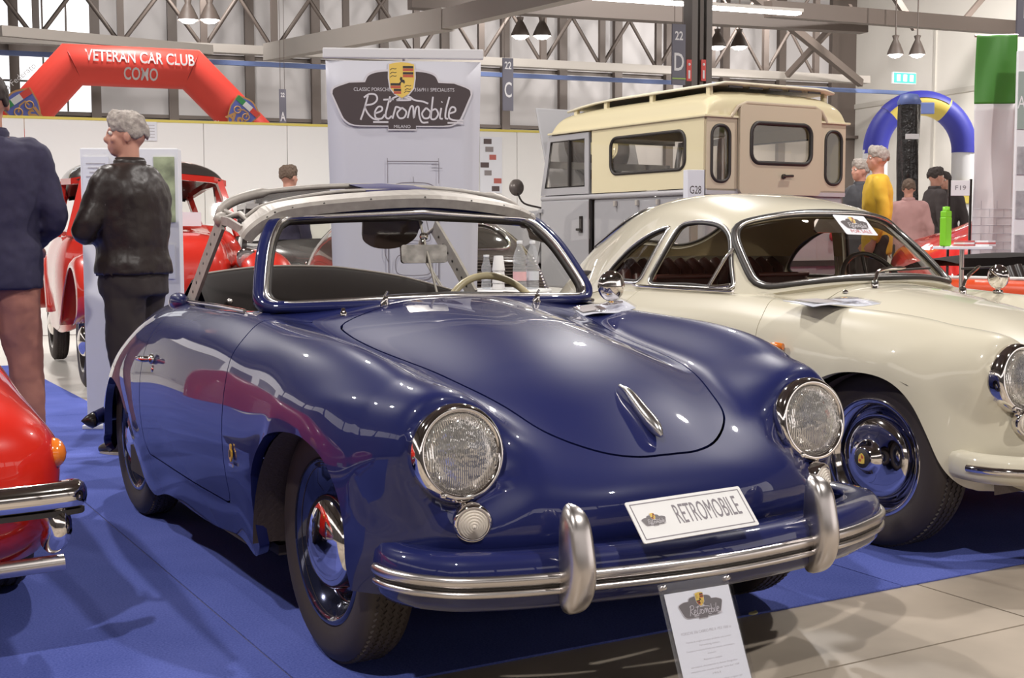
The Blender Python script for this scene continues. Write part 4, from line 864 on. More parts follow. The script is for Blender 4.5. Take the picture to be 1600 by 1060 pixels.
# pillar with signs
pa, pz = hp(1090, 60, 20); pc = HPt(1090, 60, 20)
pil = struct(MB().box((0, 0, 5), (.07, .30, 10), T(pc.x, pc.y, 0) @ Rz(HA)).build('pillar', M_STEEL))
for dx in (-.14, .14): MB().box((dx, 0, 5), (.11, .32, 10), T(pc.x, pc.y, 0) @ Rz(HA)).build('pillar_flange', mat('pillar_flange', (.12, .10, .09), .5), pil)
M_SIGNP = mat('slate_violet_sign', (.155, .15, .19), .6); M_SIGNT = mat('sign_white', (.75, .74, .76), .6)
def sign_at(px, py, b, w_, h_, nm, label, lines, m=M_SIGNP, cat='sign'):
    p = HPt(px, py, b); o = thing(nm, label, cat, p, HA); MB().box((0, .02, 0), (w_, .03, h_), None, .004).build('sign_board', m, o)
    for s, z, sz, wd in lines: text(s, sz, M_SIGNT, o, T(0, .002, z) @ Rx(PI/2), wid=wd, bold=.004)
    MB().tube([(-w_*.3, .02, h_/2), (-w_*.3, .02, 10.4-p.z)], .006, 6).build('hanger', M_STEEL, o); MB().tube([(w_*.3, .02, h_/2), (w_*.3, .02, 10.4-p.z)], .006, 6).build('hanger', M_STEEL, o)
    return o
sign_at(794, 132, 24, .225, 1.02, 'hall_sign', 'slate hanging sign reading 22 C right of the tall banner', [('22', .36, .2, .14), ('C', -.12, .42, .15)])
sg_ = sign_at(1061, 85, 19.5, .25, 1.0, 'hall_sign', 'slate hanging sign reading 22 D on the pillar above the grey and cream truck', [('22', .30, .2, .15), ('D', -.14, .42, .18)])
MB().box((0, -.002, -.40), (.25, .01, .02)).build('green_line', mat('sign_green', (.35, .50, .12), .5), sg_)
sign_at(442, 168, 30, .16, .84, 'hall_sign', 'small dark hanging sign reading A above the white partition', [('22', .28, .14, .09), ('A', -.22, .30, .12)])
sign_at(1606, 22, 14, .34, .60, 'hall_sign', 'slate hanging sign cut by the top right corner of the photo', [('E', .05, .35, .15)])
for px in (1076.5, 1099):
    p = HPt(px, 110, 19.83); fe = thing('extinguisher_sign', 'red and white fire extinguisher sign on the %s flange of the pillar' % ('left' if px < 1090 else 'right'), 'sign', p, HA)
    MB().box((0, 0, 0), (.09, .02, .36)).build('sign_plate', mat('fire_red', (.62, .06, .05), .5), fe)
    MB().lathe([(.022, 0), (.022, .004), (.001, .004)], 16, T(0, -.010, .10) @ Rx(PI/2)).build('pictogram', M_SIGNT, fe); MB().box((0, -.011, -.07), (.035, .006, .14), None, .01).build('pictogram', M_SIGNT, fe)
# hanging bell lamps in pairs
lampn = [0]
def lamp(px, py, b, label, r=.21):
    for sgn, wd in ((-1, 'left'), (1, 'right')):
        p = HPt(px+sgn*17, py, b); lp = thing('pendant_lamp', 'glowing bell lamp, %s one of the pair %s' % (wd, label), 'lamp', p, 0, None)
        MB().lathe([(r, 0), (r*.95, .06), (r*.6, .22), (r*.28, .34), (.08, .42), (.001, .44)], 24).build('shade', M_STEEL, lp)
        MB().lathe([(r*.93, .02), (r*.5, -.05), (.001, -.07)], 20).build('bulb_diffuser', M_LAMP, lp)
        MB().tube([(0, 0, .42), (0, 0, 2.2)], .015, 6).build('drop_rod', M_STEEL, lp)
lamp(311, 32, 27, 'above the red arch'); lamp(830, 57, 27, 'above the lettered sign C'); lamp(1138, 74, 27, 'right of the pillar'); lamp(1416, 86, 24, 'above the exit sign', .18)
for px, py, b, l, nm in ((1168, 16, 22.5, 4.4, 'above the truck roof'), (1010, 2, 22, 4.0, 'left of the pillar top')):
    p = HPt(px, py, b); st_ = thing('strip_light', 'bright strip light under the roof '+nm, 'lamp', p, HA); MB().box((0, 0, .05), (l*.55, .24, .06)).build('housing', M_STEELL, st_); MB().box((0, 0, 0), (l*.53, .2, .05)).build('tube_diffuser', M_LAMP, st_)
# white partition with yellow top rail
PB = 15.85; pt = thing('partition', 'long white exhibition partition with a thin yellow top rail', 'partition', hall(1, PB, 0), HA)
for k in range(13): MB().box((-6.5+k*1.0, 0, 1.24), (.994, .05, 2.48), None, .003).build('partition_panel', mat('partition_white', (.82, .81, .79), .5), pt)
MB().box((-.5, 0, 2.495), (13.0, .06, .03)).build('top_rail', mat('yellow_rail', (.70, .58, .12), .5), pt)
for k in range(14): MB().box((-7+k*1.0, -.22, .04), (.05, .5, .03)).build('foot', M_STEELL, pt)
p1 = hp(690/2.944, 205, PB-.06); nt_ = thing('notice_sheet', 'pale printed notice pinned to the white partition', 'notice', hall(p1[0], PB-.035, p1[1]), HA); MB().box((0, 0, 0), (.16, .006, .22)).build('sheet', M_PAPER, nt_)
for k in range(5): MB().box((0, -.004, .07-.035*k), (.11, .002, .008)).build('text_line', M_INKL, nt_)
def poster(px, py, w_, h_, label, seed):
    rnd = random.Random(seed); a, z = hp(px, py, PB-.06); o = thing('poster', label, 'poster', hall(a, PB-.04, z), HA)
    MB().box((0, 0, 0), (w_, .008, h_)).build('sheet', M_PAPER, o)
    for k in range(7): MB().box((rnd.uniform(-.3, .3)*w_, -.006, (.42-.14*k)*h_), (w_*rnd.uniform(.3, .4), .003, h_*.09)).build('printed_photo', mat('print_%d' % (k % 3), ((.10, .07, .07), (.25, .22, .22), (.45, .12, .10))[k % 3], .6), o)
poster(768, 258, .30, .72, 'poster of small dark photos between the tall banner and the truck', 3)
# red inflatable arch
AB = 25.0; ar = thing('inflatable_arch', 'red inflatable arch lettered VETERAN CAR CLUB COMO', 'arch', hall(2.0, AB, 0), HA)
M_RARCH = mat('red_nylon', (.92, .085, .062), .45, bump=(2, .1, .05))
pth = [(-2.65, 0), (-2.65, 2.55), (-1.15, 4.26), (.95, 4.26), (2.55, 2.65), (2.55, 0)]
def arch_tube(o, pth, r, m, nm, lo=0, hi=1e9, n=24):
    b = MB(); P = [Vector((x, 0, z)) for x, z in pth]; rings = []
    for i, p in enumerate(P):
        d0 = (P[i]-P[i-1]).normalized() if i else (P[1]-P[0]).normalized(); d1 = (P[i+1]-P[i]).normalized() if i < len(P)-1 else d0
        t = (d0+d1).normalized(); u = Vector((0, 1, 0)); s_ = t.cross(u); k = 1/max(.5, s_.dot(d0.cross(u)))
        rings.append([tuple(p+s_*(r*k*math.cos(2*PI*j/n))+u*(r*math.sin(2*PI*j/n))) for j in range(n)])
    b.grid(rings, closed_v=True, flip=True); return b.build(nm, m, o)
arch_tube(ar, pth, .37, M_RARCH, 'arch_tube')
for i in range(1, 5): MB().lathe([(.375, -.012), (.385, 0), (.375, .012)], 24, T(pth[i][0], 0, pth[i][1]) @ Ry((.36, .36, .40, .40)[i-1]*(1 if i > 2 else 1) + (0 if i in (2, 3) else 0) if False else PI/2+((-.85/2-PI/2+.85/2)+(-.43) if i == 1 else (-.42 if i == 2 else (.42 if i == 3 else .40))))).build('weld_seam', mat('red_seam', (.55, .04, .03), .5), ar) if i in (2, 3) else None
for s, z, sz, wd in (('VETERAN CAR CLUB', 4.385, .30, 1.92), ('COMO', 4.09, .30, .60)):
    o_ = text(s, sz, M_SIGNT, ar, T(.02, 0, z) @ Rx(PI/2) @ Rz(-.012), wid=wd, bold=.005)
    for v in o_.data.vertices: v.co.y = -math.sqrt(max(.01, .372**2-(v.co.z-4.26)**2))-.012
def shield(o, x, z, rot, k):
    Mx = T(x, -.39, z) @ Rx(PI/2) @ Rz(rot); SH = spl2([(-.3, .26), (0, .36), (.3, .26)], 4)+spl2([(.27, .0), (.17, -.2), (0, -.34), (-.17, -.2), (-.27, 0)], 4)
    MB().prism([(a*k*1.1, b*k*1.1) for a, b in SH], .01, Mx).build('shield_border', mat('arch_gold', (.60, .32, .12), .5), o); MB().prism([(a*k, b*k) for a, b in SH], .014, Mx).build('club_shield', mat('arch_blue', (.13, .16, .50), .5), o)
    for j, c in enumerate(((.05, .30, .10), (.8, .8, .8), (.75, .08, .06))): MB().box(((j-1)*.2*k, .235*k, .016), (.2*k, .12*k, .008), Mx).build('tricolour_band', mat('tri_%d' % j, c, .5), o)
    text('ASI', .30*k, mat('arch_gold'), o, Mx @ T(0, -.17*k, .016), bold=.01); b = MB()
    for q in (-.12, .12): b.lathe([(.085*k, 0), (.085*k, .006), (.06*k, .006), (.06*k, 0)], 16, Mx @ T(q*k, .03*k, .014))
    b.ribbon([(-.12*k, .03*k), (-.02*k, .12*k), (.1*k, .13*k), (.12*k, .03*k)], .03*k, Mx, .018); b.build('motorcycle_mark', mat('arch_gold'), o)['kind'] = 'stuff'
shield(ar, -1.98, 3.38, .62, .95); shield(ar, 1.80, 3.42, -.72, .85)
text('dal 1976', .15, M_SIGNT, ar, T(1.50, -.345, 3.12) @ Rx(PI/2) @ Rz(-.78)); text('Club Federato', .15, M_SIGNT, ar, T(-2.12, -.34, 3.9) @ Rx(PI/2) @ Rz(.72)); text('dal 1976', .15, M_SIGNT, ar, T(-1.6, -.345, 2.98) @ Rx(PI/2) @ Rz(.8))

# the other two hall walls, unseen, with a gap left above to let ambient light in
for nm, c, d_, n_ in (('wall_left', (-22, 10), (.3, 64, 6.4), 'y'), ('wall_front', (4, -22), (52, .3, 6.4), 'x')):
    wl0 = struct(MB().box((c[0], c[1], 3.2), d_, HM(0)).build(nm, M_WALL))
    for k in range(9):
        q = (c[0], -18+7*k) if n_ == 'y' else (-20+6*k, c[1]); MB().box((q[0]+(.2 if n_ == 'y' else 0), q[1]+(.2 if n_ == 'x' else 0), 5.1), (.3, .3, 10.2), HM(0)).build('wall_post', M_STEEL, wl0)
# ------------------------------------------------------------------ people
SKIN = mat('skin', (.52, .26, .19), .5); 
def person(label, loc, rz, H=1.75, arms=None, legs=None, jacket=None, trousers=None, shoes=None, hair=None, skin=SKIN, vox=.012, turn=0.0, lean=0.0, hands=True, collar=True, hem=.50, name='person', seated=False, hairlen=1.0, bulk=1.0):
    o = thing(name, label, 'person', loc, rz); k = H/1.75
    def V(*p): return Vector(p)*k
    hip = .90; sh = 1.42; L = legs or dict(sp=.10, fy=(0, 0)); A = arms or ((.27, -.02, 1.10, .24, .06, .86), (.27, -.02, 1.10, .24, .06, .86))
    ly = lambda z: lean*(z-hip)
    def ell(b, P, n=20):   # P: (cx, cy, z, rx, ry) rings
        R = [[tuple(V(cx+rx*bulk*math.copysign(abs(math.cos(a))**.85, math.cos(a)), cy+ry*bulk*math.sin(a), z)) for a in [2*PI*j/n for j in range(n)]] for cx, cy, z, rx, ry in P]
        b.grid(R, closed_v=True); b.add(R[0], [tuple(reversed(range(n)))]); b.add(R[-1], [tuple(range(n))])
    def torso(b, e, z0=.84):
        T_ = [(z0, .165, .115), (.95, .168, .12), (1.06, .155, .115), (1.20, .175, .125), (1.32, .195, .125), (1.40, .195, .105), (1.45, .15, .085), (1.49, .075, .07)]
        ell(b, [(0, ly(z), z, rx+e, ry+e) for z, rx, ry in T_])
    def arm(b, i, e, upto=1.0):
        sg = -1 if i == 0 else 1; ex, ey, ez, wx, wy, wz = A[i]
        S_ = V(sg*.185, ly(1.40), 1.405); E_ = V(sg*ex, ey, ez); W_ = V(sg*wx, wy, wz)
        pts = [V(sg*.12, ly(1.40), 1.40), S_, S_.lerp(E_, .5), E_, E_.lerp(W_, .5), E_.lerp(W_, upto)]
        b.tube(spl(pts, 4), list(np.interp(np.linspace(0, 5, 21), range(6), [(.065+e)*k, (.062+e)*k, (.053+e)*k, (.045+e)*k, (.041+e)*k, (.030+e)*k])), 12)
        return E_, W_
    def leg(b, i, e, z1=.08):
        sg = -1 if i == 0 else 1; fy = L['fy'][i]; sp = L['sp']
        if seated: pts = [V(sg*.09, 0, .88), V(sg*.11, .25, .88), V(sg*.11, .44, .86), V(sg*.11, .46, .62), V(sg*.11, .44, .42)]
        else: pts = [V(sg*.085, 0, .92), V(sg*(.09+.1*(sp-.1)), fy*.15, .75), V(sg*(.5*(.09+sp)), fy*.5+.015, .50), V(sg*sp, fy*.85-.01, .28), V(sg*sp, fy, z1)]
        b.tube(spl(pts, 4), list(np.interp(np.linspace(0, 4, 17), range(5), [(.098+e)*k, (.085+e)*k, (.062+e)*k, (.054+e)*k, (.040+e*1.3)*k])), 12); return pts[-1]
    # body: head, neck, trunk, arms, legs, one surface
    b = MB(); torso(b, -.008); W = []
    hc = V(0, ly(1.64)+.012, 1.635); HR = T(*hc) @ Rz(turn)
    b.tube([V(0, ly(1.42)-.01, 1.42), V(0, ly(1.5), 1.50), hc+V(0, -.012, -.03)], [.062*k, .056*k, .055*k], 12)
    def hb(c, r): b.ball(Vector(c)*k, [x*k for x in r], 9, HR)
    hb((0, -.012, .022), (.074, .094, .092)); hb((0, .022, -.035), (.060, .066, .072)); hb((0, .048, -.075), (.034, .034, .030)); hb((0, .092, -.018), (.013, .020, .022)); hb((0, .082, .005), (.009, .016, .03)); hb((0, .070, .032), (.05, .018, .014)); hb((0, .082, -.055), (.022, .010, .008)); hb((0, .078, -.068), (.018, .012, .007))
    for sg in (-1, 1): hb((sg*.077, -.005, -.008), (.010, .018, .030)); hb((sg*.04, .06, -.02), (.022, .018, .018))
    for i in (0, 1):
        E_, W_ = arm(b, i, -.006); leg(b, i, -.008); W.append((E_, W_))
        if hands:
            d_ = (W_-E_).normalized(); s_ = d_.cross(Vector((0, 0, 1))) if abs(d_.z) < .9 else Vector((0, 1, 0)); s_.normalize(); n_ = d_.cross(s_)
            b.tube([W_-d_*.02*k, W_+d_*.03*k, W_+d_*.085*k], [.026*k, .036*k, .036*k], 10, sx=.55, up=tuple(s_))
            for f, ln in enumerate((.066, .076, .072, .056)):
                p0 = W_+d_*.07*k+s_*((f-1.5)*.021*k); b.tube([p0, p0+d_*ln*.55*k+n_*.008*k, p0+d_*ln*.95*k+n_*.026*k], [.0105*k, .0098*k, .008*k], 8)
            p0 = W_+d_*.025*k+s_*.030*k; b.tube([p0, p0+d_*.03*k+s_*.025*k+n_*.01*k, p0+d_*.062*k+s_*.030*k+n_*.02*k], [.013*k, .0115*k, .009*k], 8)
    bo = b.build('tmp', skin); m = bo.modifiers.new('r', 'REMESH'); m.mode = 'VOXEL'; m.voxel_size = vox*.62; s_ = bo.modifiers.new('s', 'SMOOTH'); s_.factor = .5; s_.iterations = 3
    evalmesh(bo, 'body', skin, o)
    for sg in (-1, 1):
        e = MB().ball(Vector((sg*.030, .074, .014))*k, [.0125*k]*3, 6, HR).build('eye', mat('eye_white', (.7, .65, .6), .3), o); MB().ball(Vector((sg*.030, .0835, .014))*k, [.006*k]*3, 5, HR).build('iris', M_BLKINK, e)
    if hair:
        h = MB(); R = []
        for i in range(9):
            th = PI*.60*i/8*hairlen; R.append([((.083*math.sin(th)*math.cos(a))*k, (-.016+.104*math.sin(th)*math.sin(a)-.0*(a > 0))*k, (.026+.106*math.cos(th)+(.065*max(0, math.sin(a)-.15)+.018*math.sin(5*a))*math.sin(th)**2)*k) for a in [2*PI*j/24 for j in range(24)]])
        h.grid(R, closed_v=True, M=HR, flip=True); ho = h.build('hair', hair, o); sd = ho.modifiers.new('t', 'SOLIDIFY'); sd.thickness = .016*k; sd.offset = 1
        dpm = ho.modifiers.new('sb', 'SUBSURF'); dpm.levels = 2; dpm.render_levels = 2; th_ = bpy.data.textures.get('hair_tufts') or bpy.data.textures.new('hair_tufts', 'CLOUDS'); th_.noise_scale = .03; dq = ho.modifiers.new('d', 'DISPLACE'); dq.texture = th_; dq.strength = .022; dq.mid_level = .4; evalmesh(ho, 'hair', hair, o)
    def garment(nm, fn, m_, sm=6):
        b = MB(); fn(b); q = b.build('tmp', m_); r = q.modifiers.new('r', 'REMESH'); r.mode = 'VOXEL'; r.voxel_size = vox; s_ = q.modifiers.new('s', 'SMOOTH'); s_.factor = .5; s_.iterations = sm
        t = bpy.data.textures.get('cloth_folds') or bpy.data.textures.new('cloth_folds', 'CLOUDS'); t.noise_scale = .13; t.noise_depth = 2
        dm = q.modifiers.new('d', 'DISPLACE'); dm.texture = t; dm.strength = .028; dm.mid_level = .5; dm.texture_coords = 'LOCAL'
        return evalmesh(q, nm, m_, o)
    if jacket:
        def jf(b):
            torso(b, .018, .93)
            ell(b, [(0, 0, hem+.22 if not seated else .86, .188, .14), (0, 0, .90, .19, .145), (0, ly(1.0), 1.0, .188, .14)])
            for i in (0, 1): arm(b, i, .016, .97)
        jo = garment('jacket', jf, jacket)
        if collar:
            c = MB(); c.lathe([(.082, -.02), (.086, .03), (.074, .05), (.068, .035), (.07, -.01)], 24, T(*V(0, ly(1.5)-.006, 1.475)) @ Sc(k, k*.95, k)); c.build('collar', jacket, o)
    if trousers:
        def tf(b):
            ell(b, [(0, 0, .82, .165, .125), (0, 0, .92, .17, .125), (0, 0, 1.0, .165, .12)])
            for i in (0, 1): leg(b, i, .020, .06)
        garment('trousers', tf, trousers)
    if shoes and not seated:
        for i in (0, 1):
            sg = -1 if i == 0 else 1; p = V(sg*L['sp'], L['fy'][i], 0); s = MB(); R = []
            for (y, w_, h_) in ((-.085, .030, .05), (-.06, .040, .085), (-.01, .043, .10), (.05, .045, .08), (.11, .050, .06), (.155, .045, .05), (.185, .025, .035)):
                R.append([((p.x+w_*k*math.copysign(abs(math.cos(a))**.7, math.cos(a))), p.y+y*k, max(.002, k*(h_*.5+.004+h_*.5*math.sin(a)))) for a in [2*PI*j/14 for j in range(14)]])
            s.grid(R, closed_v=True, flip=True); s.add(R[0], [tuple(range(14))]); s.add(R[-1], [tuple(reversed(range(14)))]); so = s.build('shoe', shoes, o)
            MB().prism(spl2([(p.x-.042*k, p.y-.085*k), (p.x+.042*k, p.y-.085*k), (p.x+.052*k, p.y+.11*k), (p.x, p.y+.19*k), (p.x-.052*k, p.y+.11*k)], 4, True), .012*k).build('sole', mat('pale_sole', (.35, .30, .26), .7), so)
    return o
FB = bpy.data.materials
M_NAVYW = mat('navy_wool', (.030, .026, .060), .85, var=(40, .1)); M_SALMON = mat('salmon_cotton', (.33, .135, .10), .8, var=(12, .08)); M_LEATHJ = mat('black_leather', (.026, .018, .016), .42, bump=(18, .35, .01), spec=.35)
M_BLKTR = mat('black_trousers', (.030, .021, .019), .8); M_SHOE = mat('dark_shoe', (.03, .022, .02), .4); M_GREYH = mat('grey_hair', (.34, .30, .27), .8, var=(60, .25), bump=(120, .6, .004)); M_BRNH = mat('brown_hair', (.10, .065, .045), .8, var=(60, .25), bump=(120, .6, .004)); M_DKH = mat('dark_hair', (.04, .03, .027), .8)
M_YELLOW = mat('yellow_wool', (.72, .46, .04), .8); M_PUFF = mat('charcoal_puffer', (.05, .05, .06), .6)
# man in navy jacket, seen from behind, cut by the left edge
person('person in navy jacket and salmon trousers at the left edge', (-1.0, 3.62, 0), -.35, 1.90, arms=((.275, .0, 1.13, .16, .19, 1.0), (.27, .02, 1.13, .15, .20, 1.0)), legs=dict(sp=.13, fy=(.0, .04)), jacket=M_NAVYW, trousers=M_SALMON, shoes=M_SHOE, hair=M_DKH, turn=.3, hem=.58, bulk=1.12)
# grey-haired man in a leather jacket with folded arms, facing left
person('grey haired person in black leather jacket with folded arms', (-.31, 3.68, 0), .75, 1.76, arms=((.29, .09, 1.15, -.02, .26, 1.13), (.29, .11, 1.12, .02, .22, 1.18)), legs=dict(sp=.10, fy=(-.03, .06)), jacket=M_LEATHJ, trousers=M_BLKTR, shoes=M_SHOE, hair=M_GREYH, turn=.62, lean=.02, hem=.75, bulk=1.22)
p = at(452, 378, 14.75); person('short haired person in dark jacket behind the blue roadster', (p.x, p.y, 0), -1.2, 1.93, jacket=M_NAVYW, trousers=M_BLKTR, shoes=M_SHOE, hair=M_BRNH, vox=.02, hands=True)
# raised stand floor at the right rear and the visitors on it
pl_ = at(1400, 378, 15.6); PH = .20
st = thing('stand_platform', 'low white stand platform under the visitors at right', 'platform', (pl_.x+1.3, pl_.y+.2, 0), HA+.1); MB().box((0, 0, PH/2-.01), (5.6, 7.6, PH-.02), None, .01).build('deck', mat('white_floor_finish'), st); MB().box((0, -3.81, PH/2-.02), (5.6, .02, PH-.06)).build('skirting', M_STEELL, st)
p = at(1370, 378, 12.6); person('grey haired person in bright yellow jumper', (p.x, p.y, PH), .9, 1.78, jacket=M_YELLOW, trousers=M_BLKTR, shoes=M_SHOE, hair=M_GREYH, vox=.02, collar=False, turn=.2)
p = at(1343, 378, 13.7); person('person in charcoal puffer jacket beside the yellow jumper', (p.x, p.y, PH), 1.4, 1.72, jacket=M_PUFF, trousers=M_BLKTR, shoes=M_SHOE, hair=M_GREYH, vox=.02)
p = at(1418, 378, 15.0); person('person in dusky pink jacket under the wrapped column', (p.x, p.y, PH), -.8, 1.57, jacket=mat('dusky_pink', (.36, .20, .19), .8), trousers=M_BLKTR, shoes=M_SHOE, hair=M_BRNH, vox=.02)
p = at(1459, 378, 16.8); person('dark haired person in dark suit behind the red sports car', (p.x, p.y, PH), -2.0, 1.80, jacket=mat('dark_suit', (.04, .03, .03), .8), trousers=M_BLKTR, shoes=M_SHOE, hair=M_DKH, vox=.02)
p = at(1474, 378, 17.6); person('second dark suited person, just right of the first one', (p.x, p.y, PH), 2.0, 1.78, jacket=mat('dark_suit'), trousers=M_BLKTR, shoes=M_SHOE, hair=M_DKH, vox=.02)

# ------------------------------------------------------------------ stand furniture
# tall roll-up banner
BW, BH = .92, 2.22
bp_ = at(633, 378, 7.75); bn = thing('rollup_banner', 'tall white roll-up banner with dark Retromobile emblem and line drawing', 'banner', (bp_.x, bp_.y, 0), -YAW+.10)
N_ = 12; bf = MB(); bw = lambda z: (BW/2)*(.90+.10*z/2.2)
bf.grid([[((-1+2*j/8)*bw(z), -.012*math.cos((-1+2*j/8)*1.4)-.02*(z/2.2), z) for j in range(9)] for z in [.1+(BH-.16)*i/N_ for i in range(N_+1)]])
M_BANNER = mat('banner_fabric', (.55, .545, .60), .55); bfo = bf.build('printed_fabric', M_BANNER, bn); sd = bfo.modifiers.new('s', 'SOLIDIFY'); sd.thickness = .003; sd.offset = -1
MB().box((0, -.02, BH-.015), (BW+.03, .03, .06), None, .008).build('top_bar', mat('banner_bar', (.62, .61, .62), .35), bn)
MB().box((0, .02, .05), (BW+.02, .16, .10), None, .02).build('base_case', M_ALU, bn); MB().tube([(0, .04, .1), (0, .02, BH)], .010, 8).build('support_pole', M_ALU, bn)
BMx = T(0, -.042, 0) @ Rx(PI/2)
logo(bn, BMx @ T(-.012, 1.895, 0), .816, False, True)
dr = MB(); K = .19
def stroke(P, wd=.004): dr.ribbon(P, wd*1.7, BMx @ T(.05, .02, 0), .004)
def both(P, wd=.004): stroke(P, wd); stroke([(-x, y) for x, y in P], wd)
both(spl2([(0, 1.425), (.08, 1.42), (.125, 1.40), (.145, 1.36), (.150, 1.28), (.150, .95), (.14, .78), (.09, .69), (0, .67)], 6)); both(spl2([(0, 1.375), (.03, 1.37), (.05, 1.33), (.085, 1.16), (.10, 1.09), (.07, 1.075), (0, 1.08)], 6), .003); both(spl2([(.05, 1.375), (.08, 1.40), (.12, 1.385), (.13, 1.36), (.10, 1.352), (.06, 1.365)], 4), .003); both([(.035, 1.40), (.0, 1.405)], .006)
stroke([(.0, 1.365), (.0, 1.29)], .006); stroke([(.0, 1.46), (0, 1.425)], .002); stroke([(-.152, 1.55), (.152, 1.55)], .003); both([(.152, 1.57), (.152, 1.42)], .002); stroke([(.11, 1.51), (.175, 1.51)], .002); stroke([(.11, 1.53), (.155, 1.53)], .002)
both(spl2([(.15, .95), (.17, 1.0), (.17, 1.05)], 3), .003); both(spl2([(0, 1.0), (.09, .99), (.11, .93), (.09, .88), (0, .87)], 5), .003)
both(spl2([(0, .79), (.09, .80), (.13, .83), (.14, .87)], 5), .006); both(spl2([(.05, .84), (.09, .85), (.12, .88)], 4), .006); both([(0, .825), (.05, .825), (.05, .845), (0, .845)], .003)
dr.build('line_drawing', M_INK, bn)['kind'] = 'stuff'
# white totem behind the leather jacket
tp = at_z(212, 669, 0); tt = thing('info_totem', 'white info totem with printed sheets behind the leather jacket', 'display stand', (tp.x, tp.y, 0), -YAW+.06)
MB().box((0, .06, .82), (.56, .11, 1.64), None, .006).build('panel', M_WHITE, tt); MB().box((0, .06, .012), (.60, .2, .024), None, .006).build('base_plate', M_WHITE, tt)
ts = MB().box((-.19, 0, 1.42), (.15, .006, .34)).build('text_sheet', M_PAPER, tt)
for k in range(11): MB().box((-.19, -.004, 1.55-.025*k), (.11-.02*(k % 3), .002, .008)).build('text_line', M_INKL, ts)
pc_ = MB().box((.20, 0, 1.40), (.12, .006, .38)).build('photo_sheet', mat('print_green', (.32, .36, .22), .6, var=(9, .5)), tt); MB().box((.18, 0, .98), (.14, .006, .20)).build('text_sheet', M_PAPER, tt)
# acrylic info stand in front of the bumper
ip = at(1110, 1005, 2.86); IS = thing('info_stand', 'clear acrylic stand with specification sheet in front of the roadster bumper', 'sign', (ip.x, ip.y, 0), -.02)
tz = ip.z; IM = T(0, 0, tz) @ Rx(-.38); IM = T(0, 0, tz) @ Rx(PI/2-.42)
MB().box((0, -.012, -.010), (.192, .31, .003), IM).build('acrylic_back', M_PLASTIC, IS); MB().box((0, -.012, .002), (.192, .31, .003), IM).build('acrylic_front', glass('acrylic_front', (.97, .97, .98)), IS)
sh_ = MB().box((0, -.022, -.004), (.178, .284, .001), IM).build('spec_sheet', M_PAPER, IS); logo(sh_, IM @ T(-.0, .076, -.003), .118, True, False)
SHL = [('PORSCHE 356 CABRIO PRE A 1953 1500 cc', .026, .0085, .125), ('Vettura di origine europea, prodotta con numeri', .008, .0052, .112), ('Full matching numbers', -.001, .0052, .05), ('Conserva il motore di base con tessuto, pertinenze e', -.010, .0052, .12), ('colori', -.019, .0052, .02), ('Restauro totale', -.030, .0052, .045), ('carrozzeria, documentato in dossier fotografico', -.042, .0052, .115), ('meccanica con motore originale "serie due" 1500', -.051, .0052, .12), ('1953', -.060, .0052, .02), ('Manutenzione eseguita dai migliori artigiani del', -.074, .0052, .12), ('settore', -.083, .0052, .03), ('Tappezzeria in pelle, interni light grey in stile, in', -.096, .0052, .12), ('tinta con la capote', -.105, .0052, .06), ('Pneumatici d epoca nuovi con cerchi originali', -.119, .0052, .12)]
for s, y, sz, wd in SHL: text(s, sz, M_INKL, sh_, IM @ T(0, y*1.08, -.0033), wid=wd*1.1)
MB().tube([IM @ Vector((0, -.12, -.02)), Vector((0, .03, .02))], .010, 10).build('stand_post', M_ALU, IS); MB().lathe([(.11, 0), (.11, .010), (.10, .016), (.001, .016)], 32, T(0, .03, 0)).build('stand_foot', M_ALU, IS)
for x, y in ((-.088, .134), (.088, .134)): MB().lathe([(.005, -.014), (.005, .006), (.001, .006)], 12, IM @ T(x, y, 0)).build('standoff_screw', M_ALU, IS)
# bar table with bottles and paper cups
tb_ = at(795, 452, 7.3); tbz = tb_.z; tb = thing('bar_table', 'round white bar table behind the roadster holding bottles', 'table', (tb_.x, tb_.y+.02, 0))
MB().lathe([(.001, tbz), (.25, tbz), (.255, tbz-.012), (.25, tbz-.025), (.001, tbz-.025)], 36).build('tabletop', M_WHITE, tb); MB().tube([(0, 0, .02), (0, 0, tbz-.02)], .03, 12).build('column', M_ALU, tb); MB().lathe([(.18, 0), (.18, .012), (.05, .03), (.001, .03)], 32).build('foot', M_ALU, tb)
def bottle(px, label, h, r, band, Z):
    q = at(px, 452, Z); o = thing('water_bottle', label, 'bottle', (q.x, q.y, tbz), 0, 'bottles on the bar table')
    pr = [(.001, .004), (r*.8, .002), (r, .012)]
    for k in range(5): pr += [(r*(.92 if k % 2 else 1), .03+.07*h*k)]
    pr += [(r, h*.46), (r*.86, h*.50), (r, h*.55), (r*.97, h*.66), (r*.7, h*.78), (.016, h*.88), (.014, h*.93)]
    MB().lathe([(x, z) for x, z in pr], 24).build('bottle_body', glass('bottle_plastic', (.90, .92, .96), 1, .22), o); MB().lathe([(.016, h*.93), (.017, h*.995), (.001, h)], 16).build('cap', mat('white_cap', (.7, .7, .74), .5), o)
    MB().lathe([(r*1.005, .05), (r*1.01, .055), (r*1.01, h*.36), (r*1.005, h*.365)], 24).build('label_band', band, o)
M_PINKL = mat('pink_label', (.72, .42, .45), .5); M_BLUEL = mat('pale_label', (.60, .62, .68), .5)
bottle(812, 'left of the two tall clear bottles on the bar table', .275, .038, M_PINKL, 7.24); bottle(832, 'right of the two tall clear bottles on the bar table', .275, .037, M_BLUEL, 7.32); bottle(760, 'small clear bottle left of the paper cups', .195, .028, M_BLUEL, 7.3)
q = at(779, 452, 7.26)
